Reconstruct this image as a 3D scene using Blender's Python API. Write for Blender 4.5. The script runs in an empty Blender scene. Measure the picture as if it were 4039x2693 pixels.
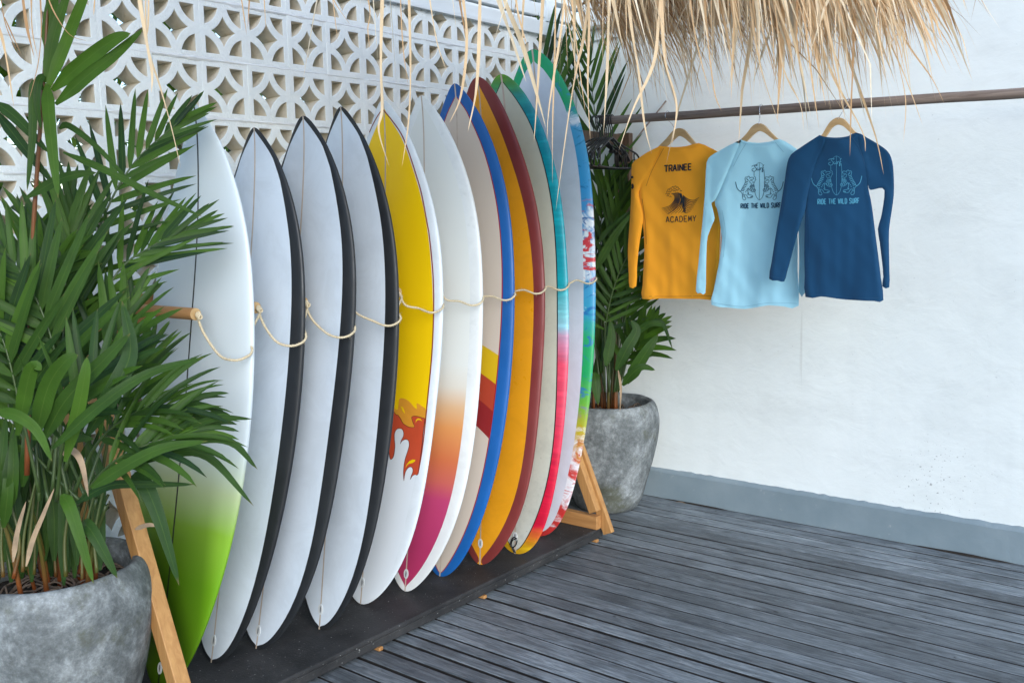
import bpy, bmesh, math, random
from mathutils import Vector, Matrix, noise
from mathutils.bvhtree import BVHTree
from mathutils.geometry import delaunay_2d_cdt
random.seed(7)
sc = bpy.context.scene
COL = sc.collection
R = math.radians

# ------------------------------------------------------------------ camera
CAM = Vector((2.9438, -4.3546, 1.499))
FPX, PW, PH = 3790.9, 4039.0, 2693.0          # focal length in photo pixels, photo size
YAW, PITCH, ROLL = 0.6766, 0.1303, -0.0237
_f = Vector((-math.sin(YAW)*math.cos(PITCH), math.cos(YAW)*math.cos(PITCH), -math.sin(PITCH)))
_r = Vector((math.cos(YAW), math.sin(YAW), 0)); _u = _r.cross(_f)
CR = _r*math.cos(ROLL)+_u*math.sin(ROLL); CU = -_r*math.sin(ROLL)+_u*math.cos(ROLL); CF = _f
cam = bpy.data.objects.new('camera', bpy.data.cameras.new('camera')); COL.objects.link(cam)
mw = Matrix.Identity(4)
for i in range(3):
    mw[i][0], mw[i][1], mw[i][2], mw[i][3] = CR[i], CU[i], -CF[i], CAM[i]
cam.matrix_world = mw
cam.data.sensor_width = 36.0; cam.data.lens = FPX/PW*36.0
cam.data.clip_start = 0.05; cam.data.clip_end = 2000
sc.camera = cam

# ------------------------------------------------------------------ sky, sun, exposure
SUN_EL, SUN_AZ = R(22), R(125)                # azimuth clockwise from +Y: light from the right and the front
world = bpy.data.worlds.new('World'); sc.world = world; world.use_nodes = True
wn = world.node_tree; wn.nodes.clear()
sky = wn.nodes.new('ShaderNodeTexSky'); sky.sky_type = 'NISHITA'; sky.sun_disc = False
sky.sun_elevation = SUN_EL; sky.sun_rotation = SUN_AZ; sky.air_density = 1.0; sky.dust_density = 0.3; sky.ozone_density = 2.5
bg = wn.nodes.new('ShaderNodeBackground'); bg.inputs['Strength'].default_value = 0.15
wo = wn.nodes.new('ShaderNodeOutputWorld')
wn.links.new(sky.outputs[0], bg.inputs[0]); wn.links.new(bg.outputs[0], wo.inputs[0])
sl = bpy.data.lights.new('sun', 'SUN'); sl.energy = 1.35; sl.angle = R(42); sl.color = (1.0, 0.985, 0.96)
so = bpy.data.objects.new('sun', sl); COL.objects.link(so)
sd = Vector((math.sin(SUN_AZ)*math.cos(SUN_EL), math.cos(SUN_AZ)*math.cos(SUN_EL), math.sin(SUN_EL)))
so.rotation_euler = sd.to_track_quat('Z', 'Y').to_euler(); so.location = (6, -6, 8)
sc.view_settings.view_transform = 'Standard'; sc.view_settings.look = 'None'
sc.view_settings.gamma = 1.0; sc.view_settings.use_curve_mapping = False
sc.view_settings.exposure = 1.08

# ------------------------------------------------------------------ helpers
K = PW/2352.0                                  # measured points are given on a 2352 px wide copy of the photo
def ray(px, py):
    return CF + CR*((px-PW/2)/FPX) - CU*((py-PH/2)/FPX)
def at(px, py, **pl):                          # point of the place seen at (px, py) on the plane x=, y= or z=
    d = ray(px*K, py*K); (ax, val), = pl.items(); i = 'xyz'.index(ax)
    return CAM + d*((val-CAM[i])/d[i])
def atd(px, py, depth):
    return CAM + ray(px*K, py*K)*depth
ORG = {}
def origin(o):
    return ORG.get(o.name, Vector((0, 0, 0)))
def setp(o, label=None, cat=None, group=None, kind=None):
    if label: o['label'] = label
    if cat: o['category'] = cat
    if group: o['group'] = group
    if kind: o['kind'] = kind
    return o
def thing(name, loc, label=None, cat=None, group=None, kind=None):
    o = bpy.data.objects.new(name, None); COL.objects.link(o); o.location = loc; o.empty_display_size = 0.1
    ORG[o.name] = Vector(loc)
    return setp(o, label, cat, group, kind)
def mesh(name, vs, fs, mats=None, parent=None, smooth=False, mi=None, uv=None, kind=None, col=None):
    org = origin(parent) if parent else Vector((0, 0, 0))
    me = bpy.data.meshes.new(name)
    me.from_pydata([tuple(Vector(v)-org) for v in vs], [], fs)
    if mats:
        for m in (mats if isinstance(mats, (list, tuple)) else [mats]): me.materials.append(m)
    if mi: me.polygons.foreach_set('material_index', mi)
    if smooth: me.polygons.foreach_set('use_smooth', [True]*len(me.polygons))
    if uv:
        ul = me.uv_layers.new(name='UVMap')
        idx = [0]*len(me.loops); me.loops.foreach_get('vertex_index', idx)
        ul.data.foreach_set('uv', [c for i in idx for c in uv[i]])
    if col:
        a = me.attributes.new('tint', 'FLOAT', 'POINT'); a.data.foreach_set('value', col)
    me.update()
    o = bpy.data.objects.new(name, me); COL.objects.link(o)
    if parent: o.parent = parent; ORG[o.name] = org
    if kind: o['kind'] = kind
    return o
def box(a, b):
    (x0, y0, z0), (x1, y1, z1) = a, b
    return ([(x0,y0,z0),(x1,y0,z0),(x1,y1,z0),(x0,y1,z0),(x0,y0,z1),(x1,y0,z1),(x1,y1,z1),(x0,y1,z1)],
            [(0,3,2,1),(4,5,6,7),(0,1,5,4),(1,2,6,5),(2,3,7,6),(3,0,4,7)])
def join(*parts):
    vs, fs = [], []
    for v, f in parts:
        n = len(vs); vs += list(v); fs += [tuple(i+n for i in q) for q in f]
    return vs, fs
def bar(a, b, w, h, up=(0, 0, 1)):             # square timber from a to b, w across, h along up
    a, b = Vector(a), Vector(b); t = (b-a).normalized(); s = t.cross(Vector(up)).normalized(); u = s.cross(t)
    vs = [p+s*(i*w/2)+u*(j*h/2) for p in (a, b) for i, j in ((-1,-1),(1,-1),(1,1),(-1,1))]
    return vs, [(0,3,2,1),(4,5,6,7),(0,1,5,4),(1,2,6,5),(2,3,7,6),(3,0,4,7)][0:2]+[(0,1,5,4),(1,2,6,5),(2,3,7,6),(3,0,4,7)]
def tube(pts, rad, n=8, cap=True):
    pts = [Vector(p) for p in pts]; m = len(pts); rs = rad if isinstance(rad, (list, tuple)) else [rad]*m
    vs, fs = [], []; ref = None
    for i, p in enumerate(pts):
        t = (pts[min(i+1, m-1)]-pts[max(i-1, 0)]).normalized()
        if ref is None: ref = t.orthogonal()
        ref = (ref-t*ref.dot(t)); ref = ref.normalized() if ref.length > 1e-6 else t.orthogonal().normalized()
        b = t.cross(ref)
        for k in range(n):
            a = 2*math.pi*k/n; vs.append(p+(ref*math.cos(a)+b*math.sin(a))*rs[i])
    for i in range(m-1):
        for k in range(n):
            fs.append((i*n+k, i*n+(k+1) % n, (i+1)*n+(k+1) % n, (i+1)*n+k))
    if cap:
        fs.append(tuple(range(n-1, -1, -1))); fs.append(tuple((m-1)*n+k for k in range(n)))
    return vs, fs
def smoothline(pts, per=6):                    # Catmull-Rom through the points
    P = [Vector(p) for p in pts]; out = []
    for i in range(len(P)-1):
        p0 = P[i-1] if i else P[0]*2-P[1]; p1, p2 = P[i], P[i+1]; p3 = P[i+2] if i+2 < len(P) else P[-1]*2-P[-2]
        for j in range(per):
            t = j/per
            out.append(0.5*((2*p1)+(p2-p0)*t+(2*p0-5*p1+4*p2-p3)*t*t+(3*p1-p0-3*p2+p3)*t**3))
    return out+[P[-1]]
def bevel(o, w=0.003, seg=2):
    m = o.modifiers.new('edges', 'BEVEL'); m.width = w; m.segments = seg; m.limit_method = 'ANGLE'; m.angle_limit = R(40)
    return o

# ------------------------------------------------------------------ materials
class Mat:
    def __init__(self, name, base=(0.5,0.5,0.5), rough=0.5, spec=0.5):
        self.m = bpy.data.materials.new(name); self.m.use_nodes = True; self.t = self.m.node_tree
        self.b = self.t.nodes['Principled BSDF']
        self.b.inputs['Base Color'].default_value = (*base, 1); self.b.inputs['Roughness'].default_value = rough
        self.b.inputs['Specular IOR Level'].default_value = spec
    def n(self, kind, **kw):
        n = self.t.nodes.new(kind)
        for k_, v_ in kw.items(): setattr(n, k_, v_)
        return n
    def l(self, a, b): self.t.links.new(a, b)
    def obj(self, scale=(1,1,1), rnd=False):
        c = self.n('ShaderNodeTexCoord'); mp = self.n('ShaderNodeMapping'); mp.inputs['Scale'].default_value = scale
        self.l(c.outputs['Object'], mp.inputs['Vector'])
        if rnd:
            oi = self.n('ShaderNodeObjectInfo'); mu = self.n('ShaderNodeVectorMath', operation='SCALE')
            cx = self.n('ShaderNodeCombineXYZ')
            for i in range(3): self.l(oi.outputs['Random'], cx.inputs[i])
            self.l(cx.outputs[0], mu.inputs[0]); mu.inputs['Scale'].default_value = 37.0
            ad = self.n('ShaderNodeVectorMath', operation='ADD'); self.l(c.outputs['Object'], ad.inputs[0]); self.l(mu.outputs[0], ad.inputs[1])
            self.l(ad.outputs[0], mp.inputs['Vector'])
        return mp.outputs[0]
    def geo(self, scale=(1,1,1)):
        c = self.n('ShaderNodeNewGeometry'); mp = self.n('ShaderNodeMapping'); mp.inputs['Scale'].default_value = scale
        self.l(c.outputs['Position'], mp.inputs['Vector']); return mp.outputs[0]
    def noise(self, vec, scale, detail=4, rough=0.55, dist=0.0):
        n = self.n('ShaderNodeTexNoise'); n.inputs['Scale'].default_value = scale; n.inputs['Detail'].default_value = detail
        n.inputs['Roughness'].default_value = rough; n.inputs['Distortion'].default_value = dist
        self.l(vec, n.inputs['Vector']); return n.outputs['Fac']
    def ramp(self, fac, stops, interp='LINEAR'):
        r = self.n('ShaderNodeValToRGB'); e = r.color_ramp; e.interpolation = interp
        while len(e.elements) > 1: e.elements.remove(e.elements[-1])
        for i, (p, c) in enumerate(stops):
            el = e.elements[0] if i == 0 else e.elements.new(p)
            el.position = p; el.color = (*(c if isinstance(c, tuple) else (c, c, c)), 1)
        self.l(fac, r.inputs[0]); return r.outputs[0]
    def mix(self, fac, a, b, mode='MIX'):
        m = self.n('ShaderNodeMix', data_type='RGBA', blend_type=mode)
        for s, v_ in ((0, fac), (6, a), (7, b)):
            if hasattr(v_, 'node'): self.l(v_, m.inputs[s])
            elif isinstance(v_, tuple): m.inputs[s].default_value = (*v_, 1)
            else: m.inputs[s].default_value = v_
        return m.outputs[2]
    def math(self, op, a, b=0.0, clamp=False):
        m = self.n('ShaderNodeMath', operation=op); m.use_clamp = clamp
        for i, v_ in enumerate((a, b)):
            if hasattr(v_, 'node'): self.l(v_, m.inputs[i])
            else: m.inputs[i].default_value = v_
        return m.outputs[0]
    def color(self, c): self.l(c, self.b.inputs['Base Color']); return self
    def rough(self, c): self.l(c, self.b.inputs['Roughness']); return self
    def bump(self, h, strength=0.3, dist=0.01):
        b = self.n('ShaderNodeBump'); b.inputs['Strength'].default_value = strength; b.inputs['Distance'].default_value = dist
        self.l(h, b.inputs['Height']); self.l(b.outputs[0], self.b.inputs['Normal']); return self
    def uv(self):
        c = self.n('ShaderNodeTexCoord'); s = self.n('ShaderNodeSeparateXYZ'); self.l(c.outputs['UV'], s.inputs[0])
        return c.outputs['UV'], s.outputs[0], s.outputs[1]

def simple(name, c, rough=0.5, var=0.12, scale=12, bump=0.0, spec=0.5, bscale=60):
    M = Mat(name, c, rough, spec); v = M.obj(rnd=True); f = M.noise(v, scale, 5)
    lo = tuple(x*(1-var) for x in c); hi = tuple(min(1, x*(1+var)) for x in c)
    M.color(M.ramp(f, [(0.3, lo), (0.7, hi)]))
    if bump: M.bump(M.noise(v, bscale, 4), bump, 0.004)
    return M.m

# plaster of the back wall
M = Mat('white_plaster', rough=0.75, spec=0.25); v = M.geo()
f1 = M.noise(v, 1.3, 6, 0.6); f2 = M.noise(v, 9, 5); c = M.ramp(f1, [(0.3, (0.73,0.765,0.75)), (0.7, (0.79,0.825,0.815))])
sp = M.noise(v, 75, 2); spk = M.ramp(sp, [(0.24, 0.55), (0.27, 1.0)])
drip = M.noise(M.geo((14, 14, 0.6)), 1.0, 4); dr = M.ramp(drip, [(0.30, 0.86), (0.42, 1.0)])
c = M.mix(0.35, c, spk, 'MULTIPLY'); c = M.mix(0.12, c, dr, 'MULTIPLY')
def near(x, y, z, r):
    g = M.n('ShaderNodeNewGeometry'); d = M.n('ShaderNodeVectorMath', operation='DISTANCE'); M.l(g.outputs['Position'], d.inputs[0]); d.inputs[1].default_value = (x, y, z)
    return M.ramp(M.math('DIVIDE', d.outputs['Value'], r), [(0.3, 1.0), (1.0, 0.0)])
spl = M.ramp(M.noise(v, 90, 2, 0.6), [(0.67, 0.0), (0.70, 1.0)])
c = M.mix(M.math('MULTIPLY', M.math('MULTIPLY', spl, near(1.83, 0, 0.29, 0.27)), 0.6), c, (0.10,0.10,0.10))
sc1 = M.ramp(M.noise(M.geo((2.0, 2, 5.0)), 1.0, 6, 0.7), [(0.50, 1.0), (0.64, 0.90)]); c = M.mix(0.6, c, sc1, 'MULTIPLY')
run = M.ramp(M.noise(M.geo((38, 1, 0.9)), 1.0, 3), [(0.66, 0.0), (0.70, 1.0)]); c = M.mix(M.math('MULTIPLY', M.math('MULTIPLY', run, near(1.00, 0, 0.85, 0.36)), 0.35), c, (0.35,0.34,0.31)); M.color(c)
trow = M.noise(M.geo((1, 1, 1.6)), 5.5, 5, 0.6, 0.6)
M.bump(M.math('ADD', M.math('MULTIPLY', trow, 0.6), M.math('MULTIPLY', f2, 0.5)), 0.34, 0.016); WHITE_PLASTER = M.m
# grey paint of the skirting
M = Mat('grey_skirting_paint', rough=0.55); v = M.geo(); f = M.noise(v, 4, 6); c = M.ramp(f, [(0.3, (0.18,0.235,0.265)), (0.7, (0.235,0.29,0.32))])
wear = M.ramp(M.noise(v, 26, 5, 0.7), [(0.66, 0.0), (0.72, 1.0)]); c = M.mix(M.math('MULTIPLY', wear, 0.35), c, (0.42,0.44,0.45)); c = M.mix(0.5, c, M.ramp(M.noise(M.geo((26,1,1.5)), 1.0, 4), [(0.26, 0.80), (0.33, 1.0), (0.74, 1.0), (0.78, 1.12)]), 'MULTIPLY'); M.color(c)
M.bump(M.noise(v, 18, 5), 0.25, 0.01); SKIRT = M.m
# block wall paint and raw inside
M = Mat('block_paint', rough=0.7, spec=0.25); v = M.obj(rnd=True); f = M.noise(v, 7, 6, 0.65)
c = M.ramp(f, [(0.25, (0.74,0.785,0.78)), (0.55, (0.82,0.86,0.855))])
chip = M.ramp(M.noise(v, 46, 4, 0.7), [(0.26, 0.45), (0.31, 1.0)]); c = M.mix(0.4, c, chip, 'MULTIPLY'); M.color(c)
M.bump(M.math('ADD', M.noise(v, 35, 6, 0.7), M.math('MULTIPLY', M.noise(v, 130, 3), 0.4)), 0.55, 0.008); BLOCK_PAINT = M.m
M = Mat('raw_block_inside', rough=0.85, spec=0.2); v = M.obj(rnd=True); f = M.noise(v, 16, 6, 0.65)
c = M.ramp(f, [(0.25, (0.68,0.61,0.49)), (0.75, (0.82,0.76,0.65))]); M.color(c); M.bump(M.noise(v, 90, 5), 0.5, 0.006); BLOCK_RAW = M.m
MORTAR = simple('painted_mortar', (0.72,0.74,0.74), 0.75, 0.08, 20, 0.5)
WHITE_WOOD = simple('white_painted_timber', (0.70,0.74,0.75), 0.5, 0.05, 6, 0.1)
# weathered planks
M = Mat('weathered_plank', rough=0.6, spec=0.5); v = M.obj((1,1,1), True); g = M.obj((2.6, 26, 26), True)
g1 = M.noise(g, 1.9, 7, 0.72, 1.6); g2 = M.noise(M.obj((2.2, 130, 130), True), 2.0, 4, 0.7)
bl = M.noise(v, 3.2, 5, 0.6)
c = M.ramp(g1, [(0.32, (0.070,0.082,0.091)), (0.5, (0.160,0.182,0.198)), (0.68, (0.31,0.34,0.36))])
c = M.mix(0.8, c, M.ramp(bl, [(0.32, 0.50), (0.58, 1.12)]), 'MULTIPLY')
scr = M.ramp(M.noise(M.obj((4, 60, 60), True), 1.6, 3, 0.75), [(0.56, 0.0), (0.66, 1.0)]); c = M.mix(M.math('MULTIPLY', scr, 0.42), c, (0.32,0.35,0.38))
oi = M.n('ShaderNodeObjectInfo'); c = M.mix(1.0, c, M.ramp(oi.outputs['Random'], [(0, 0.66), (1, 1.25)]), 'MULTIPLY')
nail = M.ramp(M.noise(v, 34, 1), [(0.205, 0.15), (0.225, 1.0)]); c = M.mix(0.8, c, nail, 'MULTIPLY'); M.color(c)
M.rough(M.ramp(g1, [(0.3, 0.62), (0.7, 0.42)]))
M.bump(M.math('ADD', g1, M.math('MULTIPLY', g2, 0.6)), 0.8, 0.005); PLANK = M.m
PLANK_SIDE = simple('dirty_dark_plank_side', (0.020,0.017,0.015), 0.9, 0.4, 20)  # dirty unweathered edges, with the dark of the deep gaps painted in
DARK = simple('dark_void', (0.018,0.017,0.016), 0.9, 0.2, 8)
M = Mat('black_rubber_mat', rough=0.62, spec=0.35); v = M.geo(); f = M.noise(v, 5, 6, 0.65)
c = M.ramp(f, [(0.3, (0.014,0.014,0.015)), (0.7, (0.050,0.049,0.049))])
dust = M.ramp(M.noise(v, 60, 4, 0.7), [(0.60, 0.0), (0.72, 1.0)]); big = M.ramp(M.noise(v, 3.5, 4), [(0.42, 0.0), (0.62, 1.0)])
c = M.mix(M.math('MULTIPLY', M.math('MULTIPLY', dust, big), 0.5), c, (0.16,0.16,0.16))
fleck = M.ramp(M.noise(v, 110, 1), [(0.74, 0.0), (0.76, 1.0)]); c = M.mix(M.math('MULTIPLY', fleck, 0.55), c, (0.45,0.45,0.43)); M.color(c)
M.bump(M.noise(v, 120, 4, 0.7), 0.5, 0.003); RUBBER = M.m
def wood(name, lo, hi, scale=(60, 60, 3), rough=0.5):
    M = Mat(name, rough=rough, spec=0.35); v = M.obj(scale, True); f = M.noise(v, 1.0, 5, 0.6, 0.6)
    M.color(M.ramp(f, [(0.3, lo), (0.7, hi)])); M.bump(f, 0.15, 0.003); return M.m
PINE = wood('oiled_pine', (0.36,0.17,0.055), (0.52,0.28,0.10))
PINE_X = wood('oiled_pine_crossways', (0.33,0.15,0.05), (0.50,0.26,0.095), (3, 60, 60))
PINE_Y = wood('oiled_pine_lengthways', (0.28,0.12,0.04), (0.44,0.21,0.075), (60, 3, 60))
POLE = wood('weathered_pole', (0.12,0.085,0.07), (0.32,0.25,0.205), (4, 50, 50), 0.7)
POST = wood('brown_post', (0.07,0.042,0.028), (0.15,0.095,0.06))
HANGER_WOOD = wood('beech', (0.46,0.29,0.125), (0.60,0.40,0.20), (8, 40, 40), 0.35)
M = Mat('bright_metal', (0.7,0.7,0.72), 0.25); M.b.inputs['Metallic'].default_value = 1.0; METAL = M.m
BLACK_PLASTIC = simple('black_plastic', (0.012,0.012,0.014), 0.35, 0.1)
M = Mat('sisal_rope', rough=0.9, spec=0.1); v = M.geo(); f = M.noise(v, 260, 3)
M.color(M.ramp(f, [(0.3, (0.50,0.40,0.25)), (0.7, (0.76,0.66,0.47))])); M.bump(f, 0.5, 0.002); ROPE = M.m
# concrete pots
M = Mat('mottled_concrete', rough=0.75, spec=0.25); v = M.obj()
f1 = M.noise(v, 4.2, 7, 0.72, 0.5); f2 = M.noise(v, 38, 7, 0.8); f3 = M.noise(M.obj((9, 9, 1.6)), 1.0, 5)
c = M.ramp(f1, [(0.30, (0.085,0.094,0.095)), (0.46, (0.15,0.163,0.165)), (0.58, (0.27,0.29,0.295)), (0.74, (0.15,0.16,0.16))])
c = M.mix(0.8, c, M.ramp(f2, [(0.34, 0.52), (0.52, 1.0), (0.66, 1.6)]), 'MULTIPLY')
moss = M.ramp(M.math('MULTIPLY', M.noise(v, 6.5, 6, 0.7), M.noise(v, 2.2, 3)), [(0.27, 0.0), (0.35, 1.0)])
c = M.mix(M.math('MULTIPLY', moss, 0.75), c, (0.075,0.078,0.045))
c = M.mix(0.6, c, M.ramp(f3, [(0.34, 0.62), (0.55, 1.08)]), 'MULTIPLY'); M.color(c)
M.bump(M.math('ADD', f2, M.math('MULTIPLY', M.noise(v, 110, 4), 0.5)), 0.45, 0.006); CONCRETE = M.m
SOIL = simple('soil', (0.022,0.016,0.011), 0.95, 0.5, 40, 0.9, bscale=70)
ROOT = simple('dry_roots', (0.12,0.085,0.06), 0.85, 0.4, 30, 0.3)
# leaves
def leafmat(name, lo, hi, vein, transl=0.22):
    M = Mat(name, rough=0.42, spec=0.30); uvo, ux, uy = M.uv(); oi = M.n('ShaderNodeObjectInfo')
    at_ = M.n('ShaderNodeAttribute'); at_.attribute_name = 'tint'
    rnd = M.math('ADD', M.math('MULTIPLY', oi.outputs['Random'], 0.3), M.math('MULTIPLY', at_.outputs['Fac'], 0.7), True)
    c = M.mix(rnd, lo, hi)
    st = M.math('SINE', M.math('MULTIPLY', ux, 46.0)); mid = M.ramp(M.math('ABSOLUTE', ux), [(0.0, 1.0), (0.09, 0.0)])
    c = M.mix(M.math('MULTIPLY', mid, 0.45), c, vein)
    c = M.mix(0.35, c, M.ramp(M.noise(M.geo(), 14, 4), [(0.3, 0.55), (0.7, 1.3)]), 'MULTIPLY')
    tip = M.ramp(uy, [(0.955, 0.0), (1.0, 1.0)]); c = M.mix(M.math('MULTIPLY', tip, 0.6), c, (0.22,0.15,0.06)); M.color(c)
    M.bump(st, 0.35, 0.0015)
    tr = M.n('ShaderNodeBsdfTranslucent'); mx = M.n('ShaderNodeMixShader'); mx.inputs[0].default_value = transl
    tc = M.mix(1.0, c, (1.5,1.7,0.6), 'MULTIPLY'); M.l(tc, tr.inputs[0])
    out = M.t.nodes['Material Output']; M.l(M.b.outputs[0], mx.inputs[1]); M.l(tr.outputs[0], mx.inputs[2]); M.l(mx.outputs[0], out.inputs[0])
    return M.m
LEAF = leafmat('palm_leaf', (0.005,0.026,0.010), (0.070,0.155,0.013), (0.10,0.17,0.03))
LEAF_FAR = leafmat('garden_leaf', (0.045,0.10,0.015), (0.16,0.26,0.04), (0.25,0.32,0.08), 0.4)
STEM = None
M = Mat('cane_stem', rough=0.4); at_ = M.n('ShaderNodeAttribute'); at_.attribute_name = 'tint'
c = M.ramp(at_.outputs['Fac'], [(0.0, (0.24,0.05,0.012)), (0.16, (0.13,0.06,0.015)), (0.35, (0.08,0.085,0.017)), (1.0, (0.04,0.08,0.018))])
c = M.mix(0.5, c, M.ramp(M.noise(M.geo((1,1,0.3)), 60, 3), [(0.3, 0.6), (0.7, 1.2)]), 'MULTIPLY'); M.color(c); STEM = M.m
M = Mat('red_stalk', (0.30,0.10,0.045), 0.4); RED_STALK = M.m
DRY_LEAF = simple('dry_leaf', (0.30,0.21,0.13), 0.8, 0.35, 25, 0.2)
# straw
M = Mat('straw', rough=0.6, spec=0.3); at_ = M.n('ShaderNodeAttribute'); at_.attribute_name = 'tint'
c = M.ramp(at_.outputs['Fac'], [(0.0, (0.28,0.155,0.08)), (0.25, (0.56,0.33,0.16)), (0.5, (0.74,0.50,0.28)), (0.8, (0.85,0.67,0.44)), (1.0, (0.90,0.78,0.59))])
c = M.mix(0.4, c, M.ramp(M.noise(M.geo((1,1,0.25)), 90, 3), [(0.3, 0.7), (0.7, 1.15)]), 'MULTIPLY'); M.color(c)
tr = M.n('ShaderNodeBsdfTranslucent'); mx = M.n('ShaderNodeMixShader'); mx.inputs[0].default_value = 0.3; M.l(c, tr.inputs[0])
M.l(M.b.outputs[0], mx.inputs[1]); M.l(tr.outputs[0], mx.inputs[2]); M.l(mx.outputs[0], M.t.nodes['Material Output'].inputs[0]); STRAW = M.m
THATCH = simple('packed_thatch', (0.34,0.24,0.14), 0.9, 0.45, 40, 0.9)
def fabric(name, c):
    M = Mat(name, c, 0.75, 0.2); v = M.geo(); M.b.inputs['Sheen Weight'].default_value = 0.15
    f = M.noise(v, 3, 3); M.color(M.ramp(f, [(0.3, tuple(x*0.94 for x in c)), (0.7, tuple(min(1, x*1.05) for x in c))]))
    M.bump(M.noise(v, 700, 2), 0.12, 0.001); return M.m
# ------------------------------------------------------------------ ground and timber deck
v_, f_ = [(-400,-400,-0.12),(400,-400,-0.12),(400,400,-0.12),(-400,400,-0.12)], [(0,1,2,3)]
M = Mat('sandy_ground', rough=0.95, spec=0.1); gv = M.geo()
M.color(M.ramp(M.noise(gv, 2.0, 6), [(0.3, (0.26,0.23,0.18)), (0.7, (0.36,0.33,0.27))])); M.bump(M.noise(gv, 30, 5), 0.4, 0.01)
mesh('ground', v_, f_, M.m, kind='structure')
deck = thing('timber_deck', (0, 0, 0), kind='structure')
mesh('joist_bed', *box((-0.02,-8.2,-0.115), (7.0,-0.005,-0.05)), DARK, deck)
random.seed(3)
y, n = -0.020, 0
GAPS = [-0.108,-0.196,-0.286,-0.384,-0.472,-0.562,-0.651,-0.742,-0.823,-0.908,-1.001,-1.080,-1.163,-1.251,-1.336,-1.421,-1.502,-1.587,-1.674,-1.761,-1.852,-1.939,-2.003,-2.072,-2.150,-2.243]
while y > -8.1:
    y2 = GAPS[n] if n < len(GAPS) else y-random.uniform(0.078, 0.092)
    g = random.choice((0.0036, 0.0050, 0.0070, 0.0082, 0.0046)); dz = random.uniform(-0.0025, 0.0)
    cuts = [-0.02]+([1.6+random.random()*0.5] if n in (29, 33) else [])+[7.0]
    for a, b in zip(cuts, cuts[1:]):
        nx = 14; vs = []; fs = []
        e = 0.0022
        for i in range(nx+1):
            x = a+0.0015+(b-a-0.003)*i/nx
            w1 = (noise.noise((x*1.3, n*7.1, 0)))*0.0018; w2 = noise.noise((x*1.3, n*7.1, 5))*0.0018
            t = dz+noise.noise((x*0.8, n*3.3, 9))*0.0015
            ya, yb = y-g+w1, y2+g+w2
            vs += [(x,ya,-0.03),(x,ya,t-e),(x,ya-e,t),(x,yb+e,t),(x,yb,t-e),(x,yb,-0.03)]
            if i:
                o_ = (i-1)*6
                for k_ in range(5): fs.append((o_+k_, o_+k_+1, o_+k_+7, o_+k_+6))
        fs += [tuple(range(6)), tuple(nx*6+k_ for k_ in range(5,-1,-1))]
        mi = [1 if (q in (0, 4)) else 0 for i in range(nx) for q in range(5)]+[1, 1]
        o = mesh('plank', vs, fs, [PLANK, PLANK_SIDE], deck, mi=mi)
    y = y2; n += 1
# ------------------------------------------------------------------ back wall
rw = thing('back_wall', (3, 0.1, 0), 'white plastered wall with grey skirting behind the hanging shirts', 'wall')
vs, fs = [], []
NX, NZ = 90, 40
for i in range(NX+1):
    for j in range(NZ+1):
        x = 0.0+7.0*i/NX; z = -0.1+3.7*j/NZ
        vs.append((x, noise.noise((x*1.7, z*1.7, 2))*0.006+noise.noise((x*5, z*5, 7))*0.002-0.004, z))
for i in range(NX):
    for j in range(NZ):
        a = i*(NZ+1)+j; fs.append((a, a+NZ+1, a+NZ+2, a+1))
mesh('plaster', vs, fs, WHITE_PLASTER, rw, smooth=True)
mesh('wall_core', *box((0.0,0.03,-0.1), (7.0,0.2,3.6)), WHITE_PLASTER, rw)
vs, fs = [], []; random.seed(11)
NX = 260
for i in range(NX+1):
    x = 0.004+6.99*i/NX
    top = 0.146+noise.noise((x*9, 0, 0))*0.003; rag = 0.008+abs(noise.noise((x*17, 3, 0)))*0.012+noise.noise((x*60, 1, 0))*0.006
    bot = max(-0.02, noise.noise((x*3.1, 8, 0))*0.02-0.012)+max(0, noise.noise((x*21, 2, 4)))*0.004
    bul = noise.noise((x*4, 4, 4))*0.002
    vs += [(x,-0.026+bul,bot-0.004),(x,-0.026+bul,top-0.006),(x,-0.021+bul,top),(x,-0.012,top+rag*0.6),(x,-0.001,top+rag+0.002)]
    if i:
        o_ = (i-1)*5
        for k_ in range(4): fs.append((o_+k_, o_+5+k_, o_+6+k_, o_+k_+1))
mesh('skirting', vs, fs, SKIRT, rw, smooth=False)
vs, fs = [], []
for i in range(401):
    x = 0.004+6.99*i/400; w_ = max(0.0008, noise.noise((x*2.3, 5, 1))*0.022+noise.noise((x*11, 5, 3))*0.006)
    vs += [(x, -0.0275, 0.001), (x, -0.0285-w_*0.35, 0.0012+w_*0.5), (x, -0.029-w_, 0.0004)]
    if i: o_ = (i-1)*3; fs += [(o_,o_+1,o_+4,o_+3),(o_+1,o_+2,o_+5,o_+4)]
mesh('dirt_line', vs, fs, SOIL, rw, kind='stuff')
bevel(mesh('wall_beam', *box((0.0,-0.075,2.452), (7.0,0.0,2.78)), WHITE_PLASTER, rw), 0.01, 3)
mesh('picture_rail', *box((0.0,-0.022,2.395), (7.0,-0.002,2.440)), WHITE_PLASTER, rw)

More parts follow.
